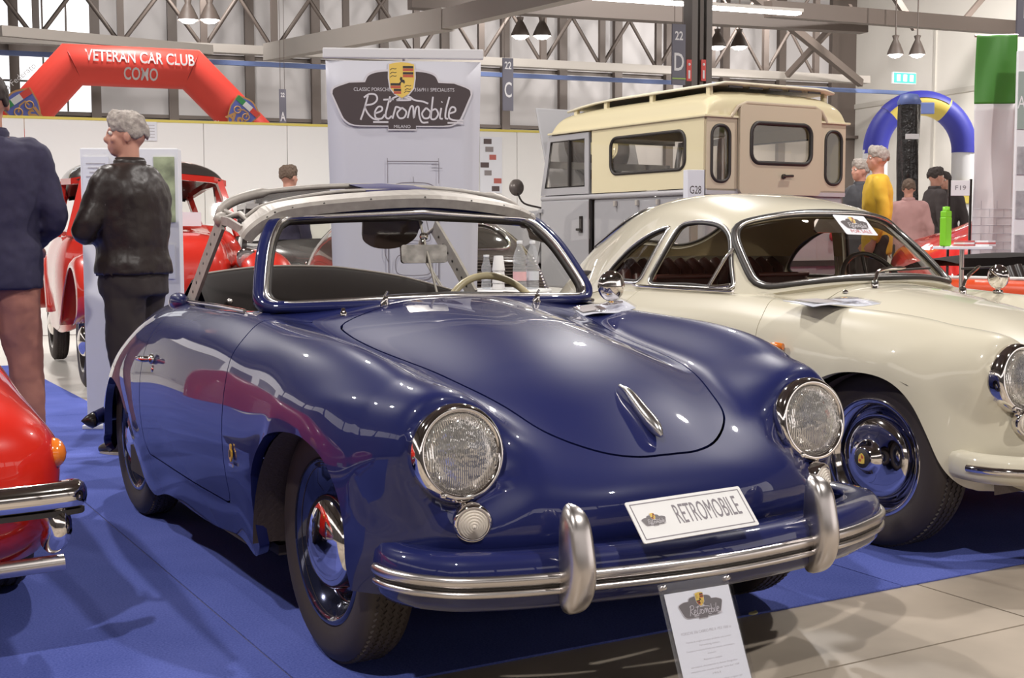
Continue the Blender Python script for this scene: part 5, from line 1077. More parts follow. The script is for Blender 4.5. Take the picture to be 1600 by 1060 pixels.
for k in range(4):
    c_ = thing('paper_cup', ('lowest', 'second lowest', 'third', 'topmost')[k]+' white paper cup in the upturned stack on the bar table', 'cup', (q.x, q.y, tbz+.035*k), 0, 'stacked paper cups'); MB().lathe([(.036, 0), (.038, .003), (.036, .006), (.026, .085), (.001, .085)], 24).build('cup_wall', mat('paper_cup', (.72, .70, .71), .6), c_)
# stand number signs
q = at(1084, 300, 8.6); G = thing('stand_sign', 'white square post sign reading G28 above the ivory coupe', 'sign', (q.x, q.y, 0), -YAW+.35); 
MB().box((0, 0, q.z+.01), (.125, .065, .27), None, .002).build('sign_box', mat('sign_face', (.66, .66, .70), .5), G); MB().box((.064, 0, q.z+.01), (.006, .067, .272)).build('dark_edge', M_PLAQUE, G); MB().box((0, 0, (q.z-.12)/2), (.05, .03, q.z-.12)).build('post', M_ALU, G); MB().box((0, 0, .008), (.3, .3, .016)).build('foot', M_ALU, G)
text('G28', .075, M_PLAQUE, G, T(-.005, -.034, q.z+.01) @ Rx(PI/2), wid=.085)
q = at(1500, 294, 10.2); G = thing('stand_sign', 'small white sign reading F19 on a thin black post', 'sign', (q.x, q.y, 0), -YAW); MB().box((0, 0, q.z), (.15, .02, .12), None, .002).build('sign_box', M_WHITE, G)
for x in (-.085, .085): MB().box((x, 0, (q.z+.07)/2), (.016, .02, q.z+.07)).build('post', M_BLACKP, G)
MB().box((0, 0, .008), (.3, .25, .016)).build('foot', M_BLACKP, G); text('F19', .05, M_INK, G, T(0, -.012, q.z) @ Rx(PI/2), wid=.085)
# hanging flag banner green over white, printed bricks at the bottom
q = at(1549, 378, 10.3); FW, FZ0, FZ1 = .315, .47, 2.70; G = thing('flag_banner', 'tall narrow banner, green above white with printed grey bricks', 'banner', (q.x, q.y, 0), -YAW-.05)
def fold(x, z): return .018*math.sin(9*x+4*z)+.012*math.sin(23*x-6*z)*(1-abs(x)*2)
def fgrid(z0, z1, n, e=0): return [[(x, fold(x, z)+e, z) for x in [-FW/2+FW*j/16 for j in range(17)]] for z in [z0+(z1-z0)*i/n for i in range(n+1)]]
M_GRN = mat('green_satin', (.05, .20, .025), .4); M_WSAT = mat('white_satin', (.60, .57, .58), .45)
for nm, z0, z1, m_ in (('green_field', 2.165, FZ1, M_GRN), ('white_field', FZ0, 2.165, M_WSAT)):
    x_ = MB().grid(fgrid(z0, z1, 30)).build(nm, m_, G); sd = x_.modifiers.new('s', 'SOLIDIFY'); sd.thickness = .003
bk = MB()
for r_ in range(14):
    z = FZ0+.02+.065*r_
    P = [(x, fold(x, z)-.004, z) for x in [-FW/2+FW*j/24 for j in range(25)]]; bk.tube(P, .0018, 4)
    for x in ([-.09, .03] if r_ % 2 else [-.03, .09]): bk.tube([(x, fold(x, z)-.004, z), (x, fold(x, z+.065)-.004, z+.065)], .0018, 4)
bk.build('printed_brick_lines', M_INKL, G)['kind'] = 'stuff'
MB().tube([(-FW/2-.01, .02, FZ1), (FW/2+.01, .02, FZ1)], .012, 8).build('cross_bar', M_ALU, G); MB().tube([(FW/2+.0, .03, 0), (FW/2+.0, .03, FZ1)], .012, 8).build('pole', M_ALU, G); MB().lathe([(.2, 0), (.2, .02), (.001, .03)], 24, T(FW/2, .03, 0)).build('foot', M_ALU, G)
q = at(1606, 378, 10.0); G = thing('display_wall', 'white display wall with grey car prints at the right edge', 'display', (q.x, q.y, 0), -YAW); MB().box((.10, .03, 1.28), (.42, .04, 2.52), None, .004).build('panel', M_WHITE, G)
MB().box((.10, .005, 2.16), (.41, .01, .44)).build('header_band', mat('sage_band', (.30, .36, .33), .6), G); text('A V', .14, M_SIGNT, G, T(-.04, -.001, 2.14) @ Rx(PI/2), wid=.14)
for k in range(3): MB().box((.10, .005, 1.70-.34*k), (.40, .01, .22), None, .03).build('car_print', mat('grey_print', (.36, .35, .37), .6, var=(12, .3)), G)
# lime green box standing on the next display table, leaflets
q = at(1494, 385, 7.5); tz2 = q.z; G = thing('display_table', 'white topped display table behind the ivory coupe', 'table', (q.x+.05, q.y, 0), -YAW); MB().box((0, 0, tz2-.009), (.26, .26, .018), None, .004).build('tabletop', M_WHITE, G)
MB().tube([(0, 0, .01), (0, 0, tz2-.012)], .014, 10).build('pedestal', M_ALU, G); MB().box((0, 0, .008), (.28, .24, .016)).build('foot', M_DARK, G)
q2 = at(1477, 385, 7.46); G = thing('green_can', 'bright lime green can on the table under the F19 sign', 'can', (q2.x, q2.y, tz2), 0); MB().box((0, 0, .085), (.053, .045, .17), None, .008).box((0, 0, .185), (.05, .044, .04), None, .008).build('can_body', mat('lime_green', (.22, .60, .02), .4), G); MB().lathe([(.020, .205), (.020, .228), (.001, .230)], 14).build('can_cap', mat('lime_green'), G)
for k, (dx, lb) in enumerate(((.04, 'red and white leaflets nearest the lime green can'), (.13, 'white leaflets on the display table, right pile'))):
    G = thing('leaflet_stack', lb, 'leaflets', (q.x+dx*1.0, q.y-.03-.07*k, tz2), .3*k, 'leaflets on the display table')
    for i in range(3): MB().box((.004*i, .003*i, .006+.011*i), (.10, .08, .010)).build('leaflet', M_PAPER if (i+k) % 2 else mat('red_print'), G)
# wrapped column with logo
q = at(1416, 378, 17.5); G = thing('wrapped_column', 'tall black plastic wrapped column in front of the blue and yellow arch', 'column', (q.x, q.y, PH), -YAW)
MB().grid([[((.12+.025*(z/2.9))*(1+.12*math.sin(5*a+3*z))*math.cos(a), .13*(1+.1*math.sin(4*a-2*z))*math.sin(a), z) for a in [2*PI*j/28 for j in range(28)]] for z in [2.72*i/24 for i in range(25)]], closed_v=True).build('plastic_wrap', mat('black_plastic_film', (.02, .018, .018), .15, bump=(14, .8, .02)), G)
MB().box((0, -.16, 2.25), (.18, .012, .07)).build('white_lettering', M_SIGNT, G); MB().lathe([(.15, 2.68), (.16, 2.72), (.11, 2.82), (.001, 2.84)], 20).build('column_top', mat('blue_cap', (.10, .14, .35), .5), G)
# blue and yellow inflatable arch
q = at(1434, 378, 25.0); ya = thing('inflatable_arch', 'round blue and yellow inflatable arch under the exit sign', 'arch', (q.x, q.y, 0), -YAW)
for nm, a0, a1, m_ in (('blue_segment', -2, 58, 'b'), ('yellow_segment', 58, 104, 'y'), ('yellow_segment', 104, 134, 'y'), ('blue_segment', 134, 182, 'b')):
    R_ = []
    for i in range(9):
        a = math.radians(180-(a0+(a1-a0)*i/8)) if False else math.radians(a0+(a1-a0)*i/8); c_ = Vector((.86*math.cos(a), 0, 2.75+.92*math.sin(a))); n_ = Vector((math.cos(a), 0, math.sin(a)))
        R_.append([tuple(c_+n_*(.235*math.cos(t))+Vector((0, 1, 0))*(.26*math.sin(t))) for t in [2*PI*j/18 for j in range(18)]])
    MB().grid(R_, closed_v=True).build(nm, mat('arch_navy', (.04, .045, .36), .5) if m_ == 'b' else mat('arch_yellow', (.66, .52, .10), .5), ya)
MB().grid([[tuple(Vector((.86*math.cos(a), 0, 2.75+.92*math.sin(a)))+Vector((math.cos(a), 0, math.sin(a)))*(.245*math.cos(t))+Vector((0, 1, 0))*(.27*math.sin(t))) for t in [-1.2+1.4*j/8 for j in range(9)]] for a in [math.radians(60+74*i/12) for i in range(13)]]).build('blue_crown_panel', mat('arch_navy'), ya)
for sg in (-1, 1): MB().tube([(sg*.86, 0, 0), (sg*.86, 0, 1.4), (sg*.86, 0, 2.78)], .235, 18).build('white_leg', mat('arch_white', (.70, .70, .72), .5), ya)
MB().box((0, -.25, 3.55), (.36, .04, .22), None, .05).build('club_emblem', mat('blue_cap'), ya); MB().box((.74, -.25, 1.95), (.36, .03, .42), None, .03).build('yellow_flag', mat('arch_yellow'), ya); text('TORNO', .13, mat('arch_navy'), ya, T(.74, -.27, 1.93) @ Rx(PI/2), wid=.28)
# ------------------------------------------------------------------ grey and cream truck (station wagon) on a low platform
PZ = .26; LX, LY = 4.88, 5.51; LR = math.radians(2.0)
pf = thing('display_platform', 'low grey platform under the grey and cream off-road truck', 'platform', (LX, LY, 0), LR); MB().box((.81, 1.7, PZ/2-.012), (2.2, 4.6, PZ-.024), None, .01).build('deck', M_STEELL, pf); MB().box((.81, 1.7, PZ-.006), (2.16, 4.56, .012)).build('deck_mat', M_DARK, pf)
lr = thing('offroad_truck', 'grey and cream boxy off-road truck with roof rack skin seen from its rear corner', 'truck', (LX, LY, PZ), LR)
TW = 1.62; WZ = 1.22; GZ = 1.87
b = MB().box((TW/2, .81, (.36+WZ)/2), (TW, 1.62, WZ-.36), None, .03).build('rear_tub', M_GREYP, lr)
def frame_panel(outer, inner, th, M, nm, m, par):    # plate with an opening; matching point counts
    n = len(outer); v = []; f = []
    for z in (0, th): v += [(x, y, z) for x, y in outer]+[(x, y, z) for x, y in inner]
    for i in range(n):
        j = (i+1) % n; f += [(j, i, n+i, n+j), (2*n+i, 2*n+j, 3*n+j, 3*n+i), (i, j, 2*n+j, 2*n+i), (n+j, n+i, 3*n+i, 3*n+j)]
    return MB().add(v, f, False, M).build(nm, m, par)
def win(inner, M, par, seal=.014, gm=None, th=.02):
    pts = [M @ Vector((x, y, th)) for x, y in inner]; g = MB().prism(inner, .004, M @ T(0, 0, th*.4)).build('window_glass', gm or M_TINT, par)
    MB().tube(pts, seal, 8, True).build('window_seal', M_RUBBER, g); return g
SL = frame((0, 0, 0), (0, -1, 0), (0, 0, 1))        # left side plane: local x = -y(truck), y = z, normal outwards (-x)
for side in (0, 1):
    M = T(0, 0, 0) @ SL if side == 0 else T(TW, 0, 0) @ frame((0, 0, 0), (0, 1, 0), (0, 0, 1)); s_ = -1 if side == 0 else 1
    fp = lambda cx, w_, cz, h_, r_, n=6: rrect(w_, h_, r_, n, s_*cx, cz)
    p_ = frame_panel(fp(.81, 1.62, (WZ+.05+GZ)/2, GZ-WZ-.05, .01), fp(.78, 1.08, 1.60, .33, .09), .02, M, 'upper_side', M_LRCREAM, lr); win(fp(.78, 1.08, 1.60, .33, .09), M, p_)
    dl = MB().box((0 if side == 0 else TW, 2.08, (.36+WZ)/2), (.05, .835, WZ-.36), None, .02); d_ = dl.build('door', M_GREYP, lr)
    dx = -.03 if side == 0 else TW+.03
    MB().box((dx, 1.78, .98), (.02, .05, .16), None, .012).box((dx-.012 if side == 0 else dx+.012, 1.80, .93), (.03, .08, .025), None, .01).build('door_handle', M_BLACKP, d_)
    MB().box((dx, 2.48, 1.12), (.03, .06, .04), None, .008).build('hinge', M_GREYP, d_)
    if side == 0:
        o4 = [(-1.665, 1.27), (-1.665, 1.85), (-2.36, 1.85), (-2.50, 1.27)]; i4 = [(-1.735, 1.345), (-1.735, 1.79), (-2.315, 1.79), (-2.42, 1.345)]
    else: o4 = [(1.665, 1.85), (1.665, 1.27), (2.50, 1.27), (2.36, 1.85)]; i4 = [(1.735, 1.79), (1.735, 1.345), (2.42, 1.345), (2.315, 1.79)]
    dt = frame_panel(o4, i4, .024, M, 'door_top', M_GREYP, lr); win(i4, M, dt, .008); MB().box((s_*1.99, 1.57, .02), (.022, .45, .03), M).build('sliding_pane_bar', M_RUBBER, dt)
    rl = MB().sweep([(0 if side == 0 else TW, .0, WZ+.02), (0 if side == 0 else TW, 2.5, WZ+.02)], rrect(.05, .05, .02, 3)).build('capping_rail', mat('galvanised', (.46, .45, .47), .4, .4), lr)
    for y in (.32, .62, .92, 1.25): MB().box((dx*.55 if side == 0 else TW+.012, y, WZ-.055), (.03, .03, .05), None, .006).build('hood_hook', M_STEELL, rl)
    wg = MB().box((.16 if side == 0 else TW-.16, 3.12, .86), (.34, 1.15, .54), None, .05).build('front_wing', M_GREYP, lr)
    for y in (.78, 3.05):
        w_, WM, zo = make_wheel(lr, 'wheel', .10 if side == 0 else TW-.10, y, -1 if side == 0 else 1, .39, .21, M_LRCREAM, .19, .06)
    MB().box((dx*.6 if side == 0 else TW+.02, 1.645, (.36+WZ)/2), (.02, .022, WZ-.37)).build('door_gap', M_BLACKP, lr)
MB().prism([(2.50, .85)]+[(2.50+.42*0, .86)]+spl2([(2.62, .55), (2.70, .80), (2.95, .97), (3.25, .97), (3.45, .80), (3.52, .55)], 4), .02, T(-.012, 0, 0) @ frame((0, 0, 0), (0, 1, 0), (0, 0, 1)), 0).build('wheel_arch_lip', M_GREYP, lr)
# roof
rows = []
for y, e in ((-.015, 0), (.0, .6), (.05, .86), (.14, 1.0), (.6, 1.02), (1.2, 1.02), (1.8, 1.0), (2.12, .93), (2.26, .80), (2.33, .45), (2.34, 0)):
    rows.append([(x, y, GZ+e*h) for x, h in ((0, .24), (.35, .237), (.55, .225), (.69, .195), (.775, .13), (.805, .05), (.83, 0))])
rs_ = loft(rows, 5, 5, None, 0); ro = rs_.build('roof', M_LRCREAM, lr, 0); ro.location = (TW/2, 0, 0)
MB().sweep([(-.025, -.03, GZ), (-.025, 2.34, GZ), (TW+.025, 2.34, GZ), (TW+.025, -.03, GZ)], rrect(.035, .02, .006, 2), True).build('roof_gutter', M_LRCREAM, lr)
sk = [[(TW/2+x, y, GZ+.285-.5*max(0, abs(x)-.55)**1.5-max(0, y-1.5)**2*.10) for x in [-.70+1.40*j/12 for j in range(13)]] for y in [.02+2.20*i/10 for i in range(11)]]
q = MB().grid(sk).build('tropical_roof_skin', mat('pale_cream', (.66, .61, .46), .4), lr); sd = q.modifiers.new('s', 'SOLIDIFY'); sd.thickness = .02
for y in (.12, .9, 1.6, 2.1):
    for x in (.14, TW-.14): MB().box((x, y, GZ+.225-max(0, y-1.5)**2*.10), (.04, .05, .09), None, .008).build('skin_bracket', M_LRCREAM, lr)
for k in range(5): MB().box((.35+.23*k, .03, GZ+.262), (.15, .012, .018)).build('vent_slot', M_BLKINK, lr)
# rear face
RM = frame((0, 0, 0), (1, 0, 0), (0, 0, 1))
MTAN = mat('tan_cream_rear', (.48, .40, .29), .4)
def rp(cx, w_, cz, h_, r_, n=6): return rrect(w_, h_, r_, n, cx, cz)
for cx, w_, wx, ww in ((.165, .33, .150, .20), (TW-.165, .33, TW-.150, .20)):
    p_ = frame_panel(rp(cx, w_, 1.56, .62, .01), rp(wx, ww, 1.56, .47, .085), .02, RM, 'rear_corner_panel', MTAN, lr); win(rp(wx, ww, 1.56, .47, .085), RM, p_)
dd = frame_panel(rp(TW/2, .95, 1.60, .76, .05), rp(TW/2, .70, 1.66, .34, .09), .035, T(0, -.02, 0) @ RM, 'rear_door', MTAN, lr); win(rp(TW/2, .70, 1.66, .34, .09), T(0, -.02, 0) @ RM, dd, .018, th=.035)
MB().sweep([(TW/2-.56, -.03, GZ+.0), (TW/2-.49, -.035, GZ+.09), (TW/2-.40, -.04, GZ+.125), (TW/2+.40, -.04, GZ+.125), (TW/2+.49, -.035, GZ+.09), (TW/2+.56, -.03, GZ+.0)], rrect(.03, .03, .01, 2), up=(0, -1, 0)).build('door_rain_rail', MTAN, lr)
hn = MB().lathe([(.022, 0), (.02, .02), (.001, .022)], 14, T(.83, -.058, 1.38) @ Rx(PI/2)); hn.tube([(.80, -.085, 1.38), (.92, -.085, 1.385)], .012, 8); hn.build('rear_handle', M_BLACKP, dd)
MB().box((TW/2, -.005, (.36+WZ)/2), (.95, .03, WZ-.39), None, .01).build('tailgate', M_GREYP, lr); MB().box((TW/2, .0, WZ+.02), (TW, .04, .05)).build('capping_rail', mat('galvanised'), lr)
for x in (.12, TW-.12): MB().lathe([(.045, 0), (.045, .02), (.036, .05), (.001, .062)], 20, T(x, -.0, .86) @ Rx(PI/2)).build('tail_lamp', M_LENSR, lr)
# bonnet raised with the spare wheel on it, windscreen, cab
MB().box((TW/2, 2.48, 1.58), (TW-.06, .05, .07)).box((TW/2, 2.40, 1.84), (TW-.06, .05, .05)).build('windscreen_frame', M_GREYP, lr)
BMn = T(TW/2, 2.66, 1.28) @ Rx(math.radians(72)); MB().box((0, .48, 0), (1.20, .96, .03), BMn, .012).build('bonnet', M_GREYP, lr)
wpos = BMn @ Vector((0, .52, .13)); w_, WM, zo = make_wheel(lr, 'spare_wheel', 0, 0, 1, .37, .20, M_LRCREAM, .19, .06)
for o_ in [w_]: o_.matrix_local = T(*wpos) @ Rx(math.radians(72)) @ Ry(-PI/2) @ T(0, 0, -.37)
MB().box((TW/2, 2.5, .95), (TW-.1, .05, .7)).box((TW/2, 1.2, .62), (TW-.06, 2.5, .05)).build('cab_floor', M_DARK, lr); MB().box((.45, 1.75, 1.05), (.5, .14, .6), None, .05).build('seat', M_DARK, lr); MB().box((1.15, 1.75, 1.05), (.5, .14, .6), None, .05).build('seat', M_DARK, lr)
SW = T(1.15, 2.18, 1.35) @ Rx(math.radians(55)); MB().tube([(.2*math.cos(a*PI/16), .2*math.sin(a*PI/16), 0) for a in range(32)], .012, 6, True, M=SW).tube([(-.2, 0, 0), (.2, 0, 0)], .01, 6, M=SW).build('steering_wheel', M_BLACKP, lr)
mm = MB().tube(spl([(-.0, 2.52, 1.15), (-.12, 2.66, 1.20), (-.16, 2.72, 1.30)], 4), .010, 8).build('wing_mirror', M_BLACKP, lr); MB().lathe([(.001, -.03), (.06, -.02), (.085, 0), (.085, .012), (.001, .014)], 24, T(-.17, 2.73, 1.36) @ Rx(PI/2)).build('mirror_head', mat('mirror_back', (.14, .12, .11), .3, .3), mm)

# ------------------------------------------------------------------ older saloons in the row behind
def saloon(label, x, y, rz, body, roofm, slats=False, nm='vintage_saloon', scale=1.0, papers=False):
    o = thing(nm, label, 'car', (x, y, 0), rz); k = scale
    R = [[(0, .30, .42), (.14, .30, .42), (.22, .31, .42), (.26, .33, .42), (.28, .36, .42)], [(0, .27, .62), (.15, .27, .62), (.24, .29, .60), (.28, .32, .56), (.29, .36, .50)], [(0, .30, .80), (.15, .30, .79), (.25, .33, .75), (.30, .38, .64), (.30, .42, .48)],
         [(0, .42, .93), (.17, .42, .92), (.28, .44, .86), (.335, .48, .70), (.34, .5, .45)], [(0, .80, .99), (.2, .80, .98), (.34, .80, .92), (.41, .80, .74), (.42, .80, .40)], [(0, 1.20, 1.03), (.25, 1.20, 1.02), (.44, 1.2, .965), (.54, 1.2, .76), (.55, 1.2, .34)],
         [(0, 1.36, 1.05), (.30, 1.36, 1.04), (.52, 1.36, .98), (.63, 1.36, .76), (.62, 1.36, .30)], [(0, 1.9, 1.05), (.3, 1.9, 1.04), (.54, 1.9, .98), (.65, 1.9, .76), (.63, 1.9, .28)], [(0, 2.5, 1.05), (.3, 2.5, 1.04), (.53, 2.5, .98), (.64, 2.5, .76), (.62, 2.5, .30)],
         [(0, 2.85, .98), (.28, 2.84, .97), (.47, 2.82, .92), (.57, 2.8, .74), (.57, 2.78, .34)], [(0, 3.15, .80), (.26, 3.13, .79), (.42, 3.1, .74), (.48, 3.05, .60), (.48, 3.0, .36)], [(0, 3.28, .45), (.24, 3.26, .45), (.38, 3.22, .44), (.43, 3.15, .42), (.44, 3.08, .36)]]
    S = loft([[(a*k, b_*k, c*k) for a, b_, c in r] for r in R], 5, 5, None, 0); cp_ = sdpoly(rrect(1.0*k, 1.25*k, .12, 5, 0, 1.98*k)); S = S.clip(lambda V: np.where(V[:, 2] > .9*k, cp_(V[:, :2]), 1.), 1); S.build('body_shell', body, o, .03)
    MB().box((0, 1.98*k, .40*k), (1.1*k, 1.4*k, .04)).build('cabin_floor', M_DARK, o)
    Q = [[(0, 1.42, 1.40), (.3, 1.42, 1.39), (.44, 1.44, 1.37), (.49, 1.47, 1.34)], [(0, 1.55, 1.47), (.3, 1.55, 1.46), (.47, 1.56, 1.41), (.53, 1.57, 1.35)], [(0, 1.9, 1.52), (.3, 1.9, 1.505), (.49, 1.9, 1.44), (.55, 1.9, 1.36)], [(0, 2.35, 1.50), (.3, 2.35, 1.485), (.48, 2.34, 1.42), (.54, 2.33, 1.35)], [(0, 2.62, 1.40), (.28, 2.61, 1.385), (.43, 2.58, 1.34), (.48, 2.56, 1.30)], [(0, 2.72, 1.28), (.27, 2.71, 1.27), (.41, 2.68, 1.25), (.46, 2.64, 1.24)]]
    rr = loft([[(a*k, b_*k, c*k) for a, b_, c in r] for r in Q], 5, 5, None, 0).build('roof', roofm, o, .03); L = [(sg*a*k, b_*k, (c-.015)*k) for sg in (1,) for a, b_, c in [(0, 1.40, 1.39), (.44, 1.43, 1.36), (.53, 1.57, 1.345), (.55, 1.9, 1.35), (.54, 2.33, 1.34), (.48, 2.56, 1.29)]]
    for sg in (-1, 1):
        MB().sweep([(sg*a*k, b_*k, c*k) for a, b_, c in ((0, 1.40, 1.385), (.42, 1.43, 1.355), (.52, 1.55, 1.335), (.55, 1.9, 1.345), (.54, 2.33, 1.335), (.48, 2.58, 1.275))], [(-.025, -.025), (.025, -.025), (.025, .025), (-.025, .025)], up=(0, 0, 1)).build('cant_rail', body, o)
        for a0, y0, a1, y1, zt_ in ((.58, 1.36, .47, 1.45, 1.34), (.60, 1.95, .55, 1.95, 1.35), (.56, 2.52, .47, 2.60, 1.27)):
            MB().sweep([(sg*a0*k, y0*k, .95*k), (sg*a1*k, y1*k, zt_*k)], [(-.035, -.025), (.035, -.025), (.035, .025), (-.035, .025)], up=(sg, 0, 0)).build('pillar', body, o)
        for nm_, P in (('front_fender', [(.30, .42), (.12, .50), (.10, .66), (.30, .80), (.60, .80), (.95, .62), (1.25, .36)]), ('rear_fender', [(2.10, .40), (2.25, .66), (2.50, .80), (2.80, .76), (3.05, .58), (3.15, .38)])):
            pts = spl([(sg*.52*k, y_*k, z_*k) for y_, z_ in P], 5); n_ = len(pts)
            R2 = []
            for i, p in enumerate(pts):
                t = (pts[min(i+1, n_-1)]-pts[max(i-1, 0)]).normalized(); nn = Vector((0, -t.z, t.y)) if True else 0
                if nn.z < 0 and abs(t.y) > .3: nn = -nn
                cen_ = Vector((sg*.52*k, (.55 if nm_[0] == 'f' else 2.62)*k, .36*k)); nn = (p-cen_).normalized()
                R2.append([tuple(p+Vector((1, 0, 0))*(.155*k*math.cos(a))+nn*(.10*k*math.sin(a)-.06*k)) for a in [PI*j/10 for j in range(11)]])
            fq = MB().grid(R2, flip=sg > 0).build(nm_, body, o); sd = fq.modifiers.new('s', 'SOLIDIFY'); sd.thickness = .012
        make_wheel(o, 'wheel', sg*.55*k, .58*k, sg, .29*k, .19*k, M_BLACKP, .11*k, .10*k); make_wheel(o, 'wheel', sg*.55*k, 2.62*k, sg, .29*k, .19*k, M_BLACKP, .11*k, .10*k)
        hl_ = MB().lathe([(.001, .14), (.05, .12), (.085, .02), (.09, 0), (.08, -.012)], 20, T(sg*.40*k, .34*k, .80*k) @ Rx(PI/2) @ Ry(PI)).build('headlamp', M_CHROME, o); MB().lathe([(.08, 0), (.05, .02), (.001, .028)], 20, T(sg*.40*k, .335*k, .80*k) @ Rx(PI/2)).build('headlamp_lens', M_LENS, hl_)
    MB().grid([[(x*k, (1.36+.07*u)*k, (1.04+.30*u)*k) for x in (-.5, -.25, 0, .25, .5)] for u in (0, .5, 1)]).build('windscreen_glass', M_GLASS, o)
    MB().grid([[(x*k, (2.56+.0*u)*k-.05*u, (1.04+.22*u)*k) for x in (-.4, 0, .4)] for u in (0, 1)]).build('rear_glass', M_GLASS, o)
    MB().sweep([(-.62*k, .12*k, .42*k), (0, .06*k, .42*k), (.62*k, .12*k, .42*k)], rrect(.03, .07, .012, 3)).build('front_bumper', M_CHROME, o); MB().sweep([(-.6*k, 3.32*k, .40*k), (0, 3.38*k, .40*k), (.6*k, 3.32*k, .40*k)], rrect(.03, .07, .012, 3)).build('rear_bumper', M_CHROME, o)
    g = MB()
    if not papers:
     for i in range(9): g.box(((-.16+.04*i)*k, .262*k, .62*k), (.012*k, .02, .34*k))
    if not papers: g.build('grille_bars', M_CHROME, o)['kind'] = 'stuff'
    if slats:
        for i in range(12):
            z = (.62+.034*i)*k; yy = (3.22-.30*((i/11.0)**1.6))*k+.02
            MB().box((0, yy, z), (.78*k, .035, .012), T(0, 0, 0), .004).build('louvre', M_BLACKP, o)
            MB().ball((.395*k, yy+.012, z), .009, 4).build('louvre_stud', M_ALU, o)
    if papers:
        for i, (xx, yy, a) in enumerate(((.12, 1.0, .2), (.32, 1.12, -.3))): pass
    return o
saloon('red vintage saloon with black roof behind the leather jacket', .70, 6.10, math.radians(-5), M_RED2, M_BLACKP, scale=1.19, papers=True)
saloon('charcoal grey vintage saloon behind the roadster windscreen', 2.48, 6.95, math.radians(-5), mat('charcoal_paint', (.085, .08, .078), .25, coat=1), mat('charcoal_paint'), scale=1.06)
ds = thing('louvred_saloon', 'dark brown saloon tail with louvred lid seen through the roadster windscreen', 'car', (2.06, 4.12, 0), math.radians(-3)); M_UMB = mat('dark_umber_paint', (.060, .047, .040), .25, coat=1)
RD = [[(0, .10, .30), (.3, .12, .30), (.48, .18, .30), (.56, .28, .30), (.60, .42, .30)], [(0, .0, .55), (.3, .02, .55), (.49, .09, .55), (.59, .2, .52), (.64, .4, .46)], [(0, .06, .80), (.3, .075, .79), (.48, .14, .77), (.58, .26, .72), (.65, .46, .60)], [(0, .19, 1.0), (.28, .205, .99), (.45, .26, .95), (.56, .36, .88), (.655, .54, .70)], [(0, .40, 1.14), (.27, .41, 1.13), (.43, .45, 1.09), (.54, .52, 1.0), (.66, .7, .74)], [(0, .75, 1.25), (.27, .75, 1.24), (.44, .77, 1.20), (.56, .82, 1.08), (.66, .95, .74)], [(0, 1.2, 1.30), (.27, 1.2, 1.29), (.45, 1.2, 1.24), (.57, 1.2, 1.08), (.66, 1.2, .72)], [(0, 1.8, 1.26), (.27, 1.8, 1.25), (.44, 1.8, 1.2), (.56, 1.8, 1.05), (.65, 1.8, .6)], [(0, 2.2, 1.0), (.27, 2.2, .99), (.44, 2.2, .95), (.54, 2.2, .85), (.62, 2.2, .5)], [(0, 2.5, .6), (.27, 2.5, .6), (.42, 2.48, .58), (.5, 2.45, .5), (.55, 2.4, .4)]]
SD = loft(RD, 6, 6, None, 1); rwf = sdpoly(rrect(.62, .17, .08, 6, 0, 1.125)); fwin = lambda V: np.where(V[:, 1] < .7, rwf(V[:, [0, 2]]), 1.)
SD.clip(fwin, 1).build('body_shell', M_UMB, ds, .03); gw = SD.clip(fwin, -1); gq = gw.build('rear_glass', mat('dark_glass', (.05, .045, .04), .05, coat=1), ds, 0, lift=-.01); MB().tube(smooth_loop(resample(max(gw.loops3(.002), key=len), 60), 1), .010, 6, True).build('window_trim', M_CHROME, gq)
for i in range(13):
    z = .76+.0195*i; yy = -.012+.06+(.13)*((z-.76)/.235)**1.4-.035
    MB().box((0, yy, z), (.80-.006*i, .030, .007), Rx(0), .002).build('louvre', mat('louvre_edge', (.16, .13, .11), .3, .5), ds); MB().ball((.405-.003*i, yy-.014, z), .010, 4).build('louvre_stud', M_ALU, ds)
for sg in (-1, 1):
    make_wheel(ds, 'wheel', sg*.56, .72, sg, .29, .19, M_BLACKP, .11, .10); make_wheel(ds, 'wheel', sg*.54, 1.95, sg, .29, .19, M_BLACKP, .11, .10); MB().ball((sg*.50, .12, .62), (.04, .03, .055), 6).build('tail_lamp', M_LENSR, ds)
MB().sweep([(-.6, .0, .42), (0, -.07, .42), (.6, .0, .42)], rrect(.03, .07, .012, 3)).build('bumper', M_CHROME, ds); MB().box((0, 1.3, .30), (1.0, 2.0, .05)).build('floor_pan', M_DARK, ds)
pr_ = thing('paper_sheet', 'white paper propped on the red saloon bonnet', 'document', (.93, 7.0, 1.212), .3); MB().box((0, 0, .055), (.20, .012, .11)).build('sheet', M_PAPER, pr_)
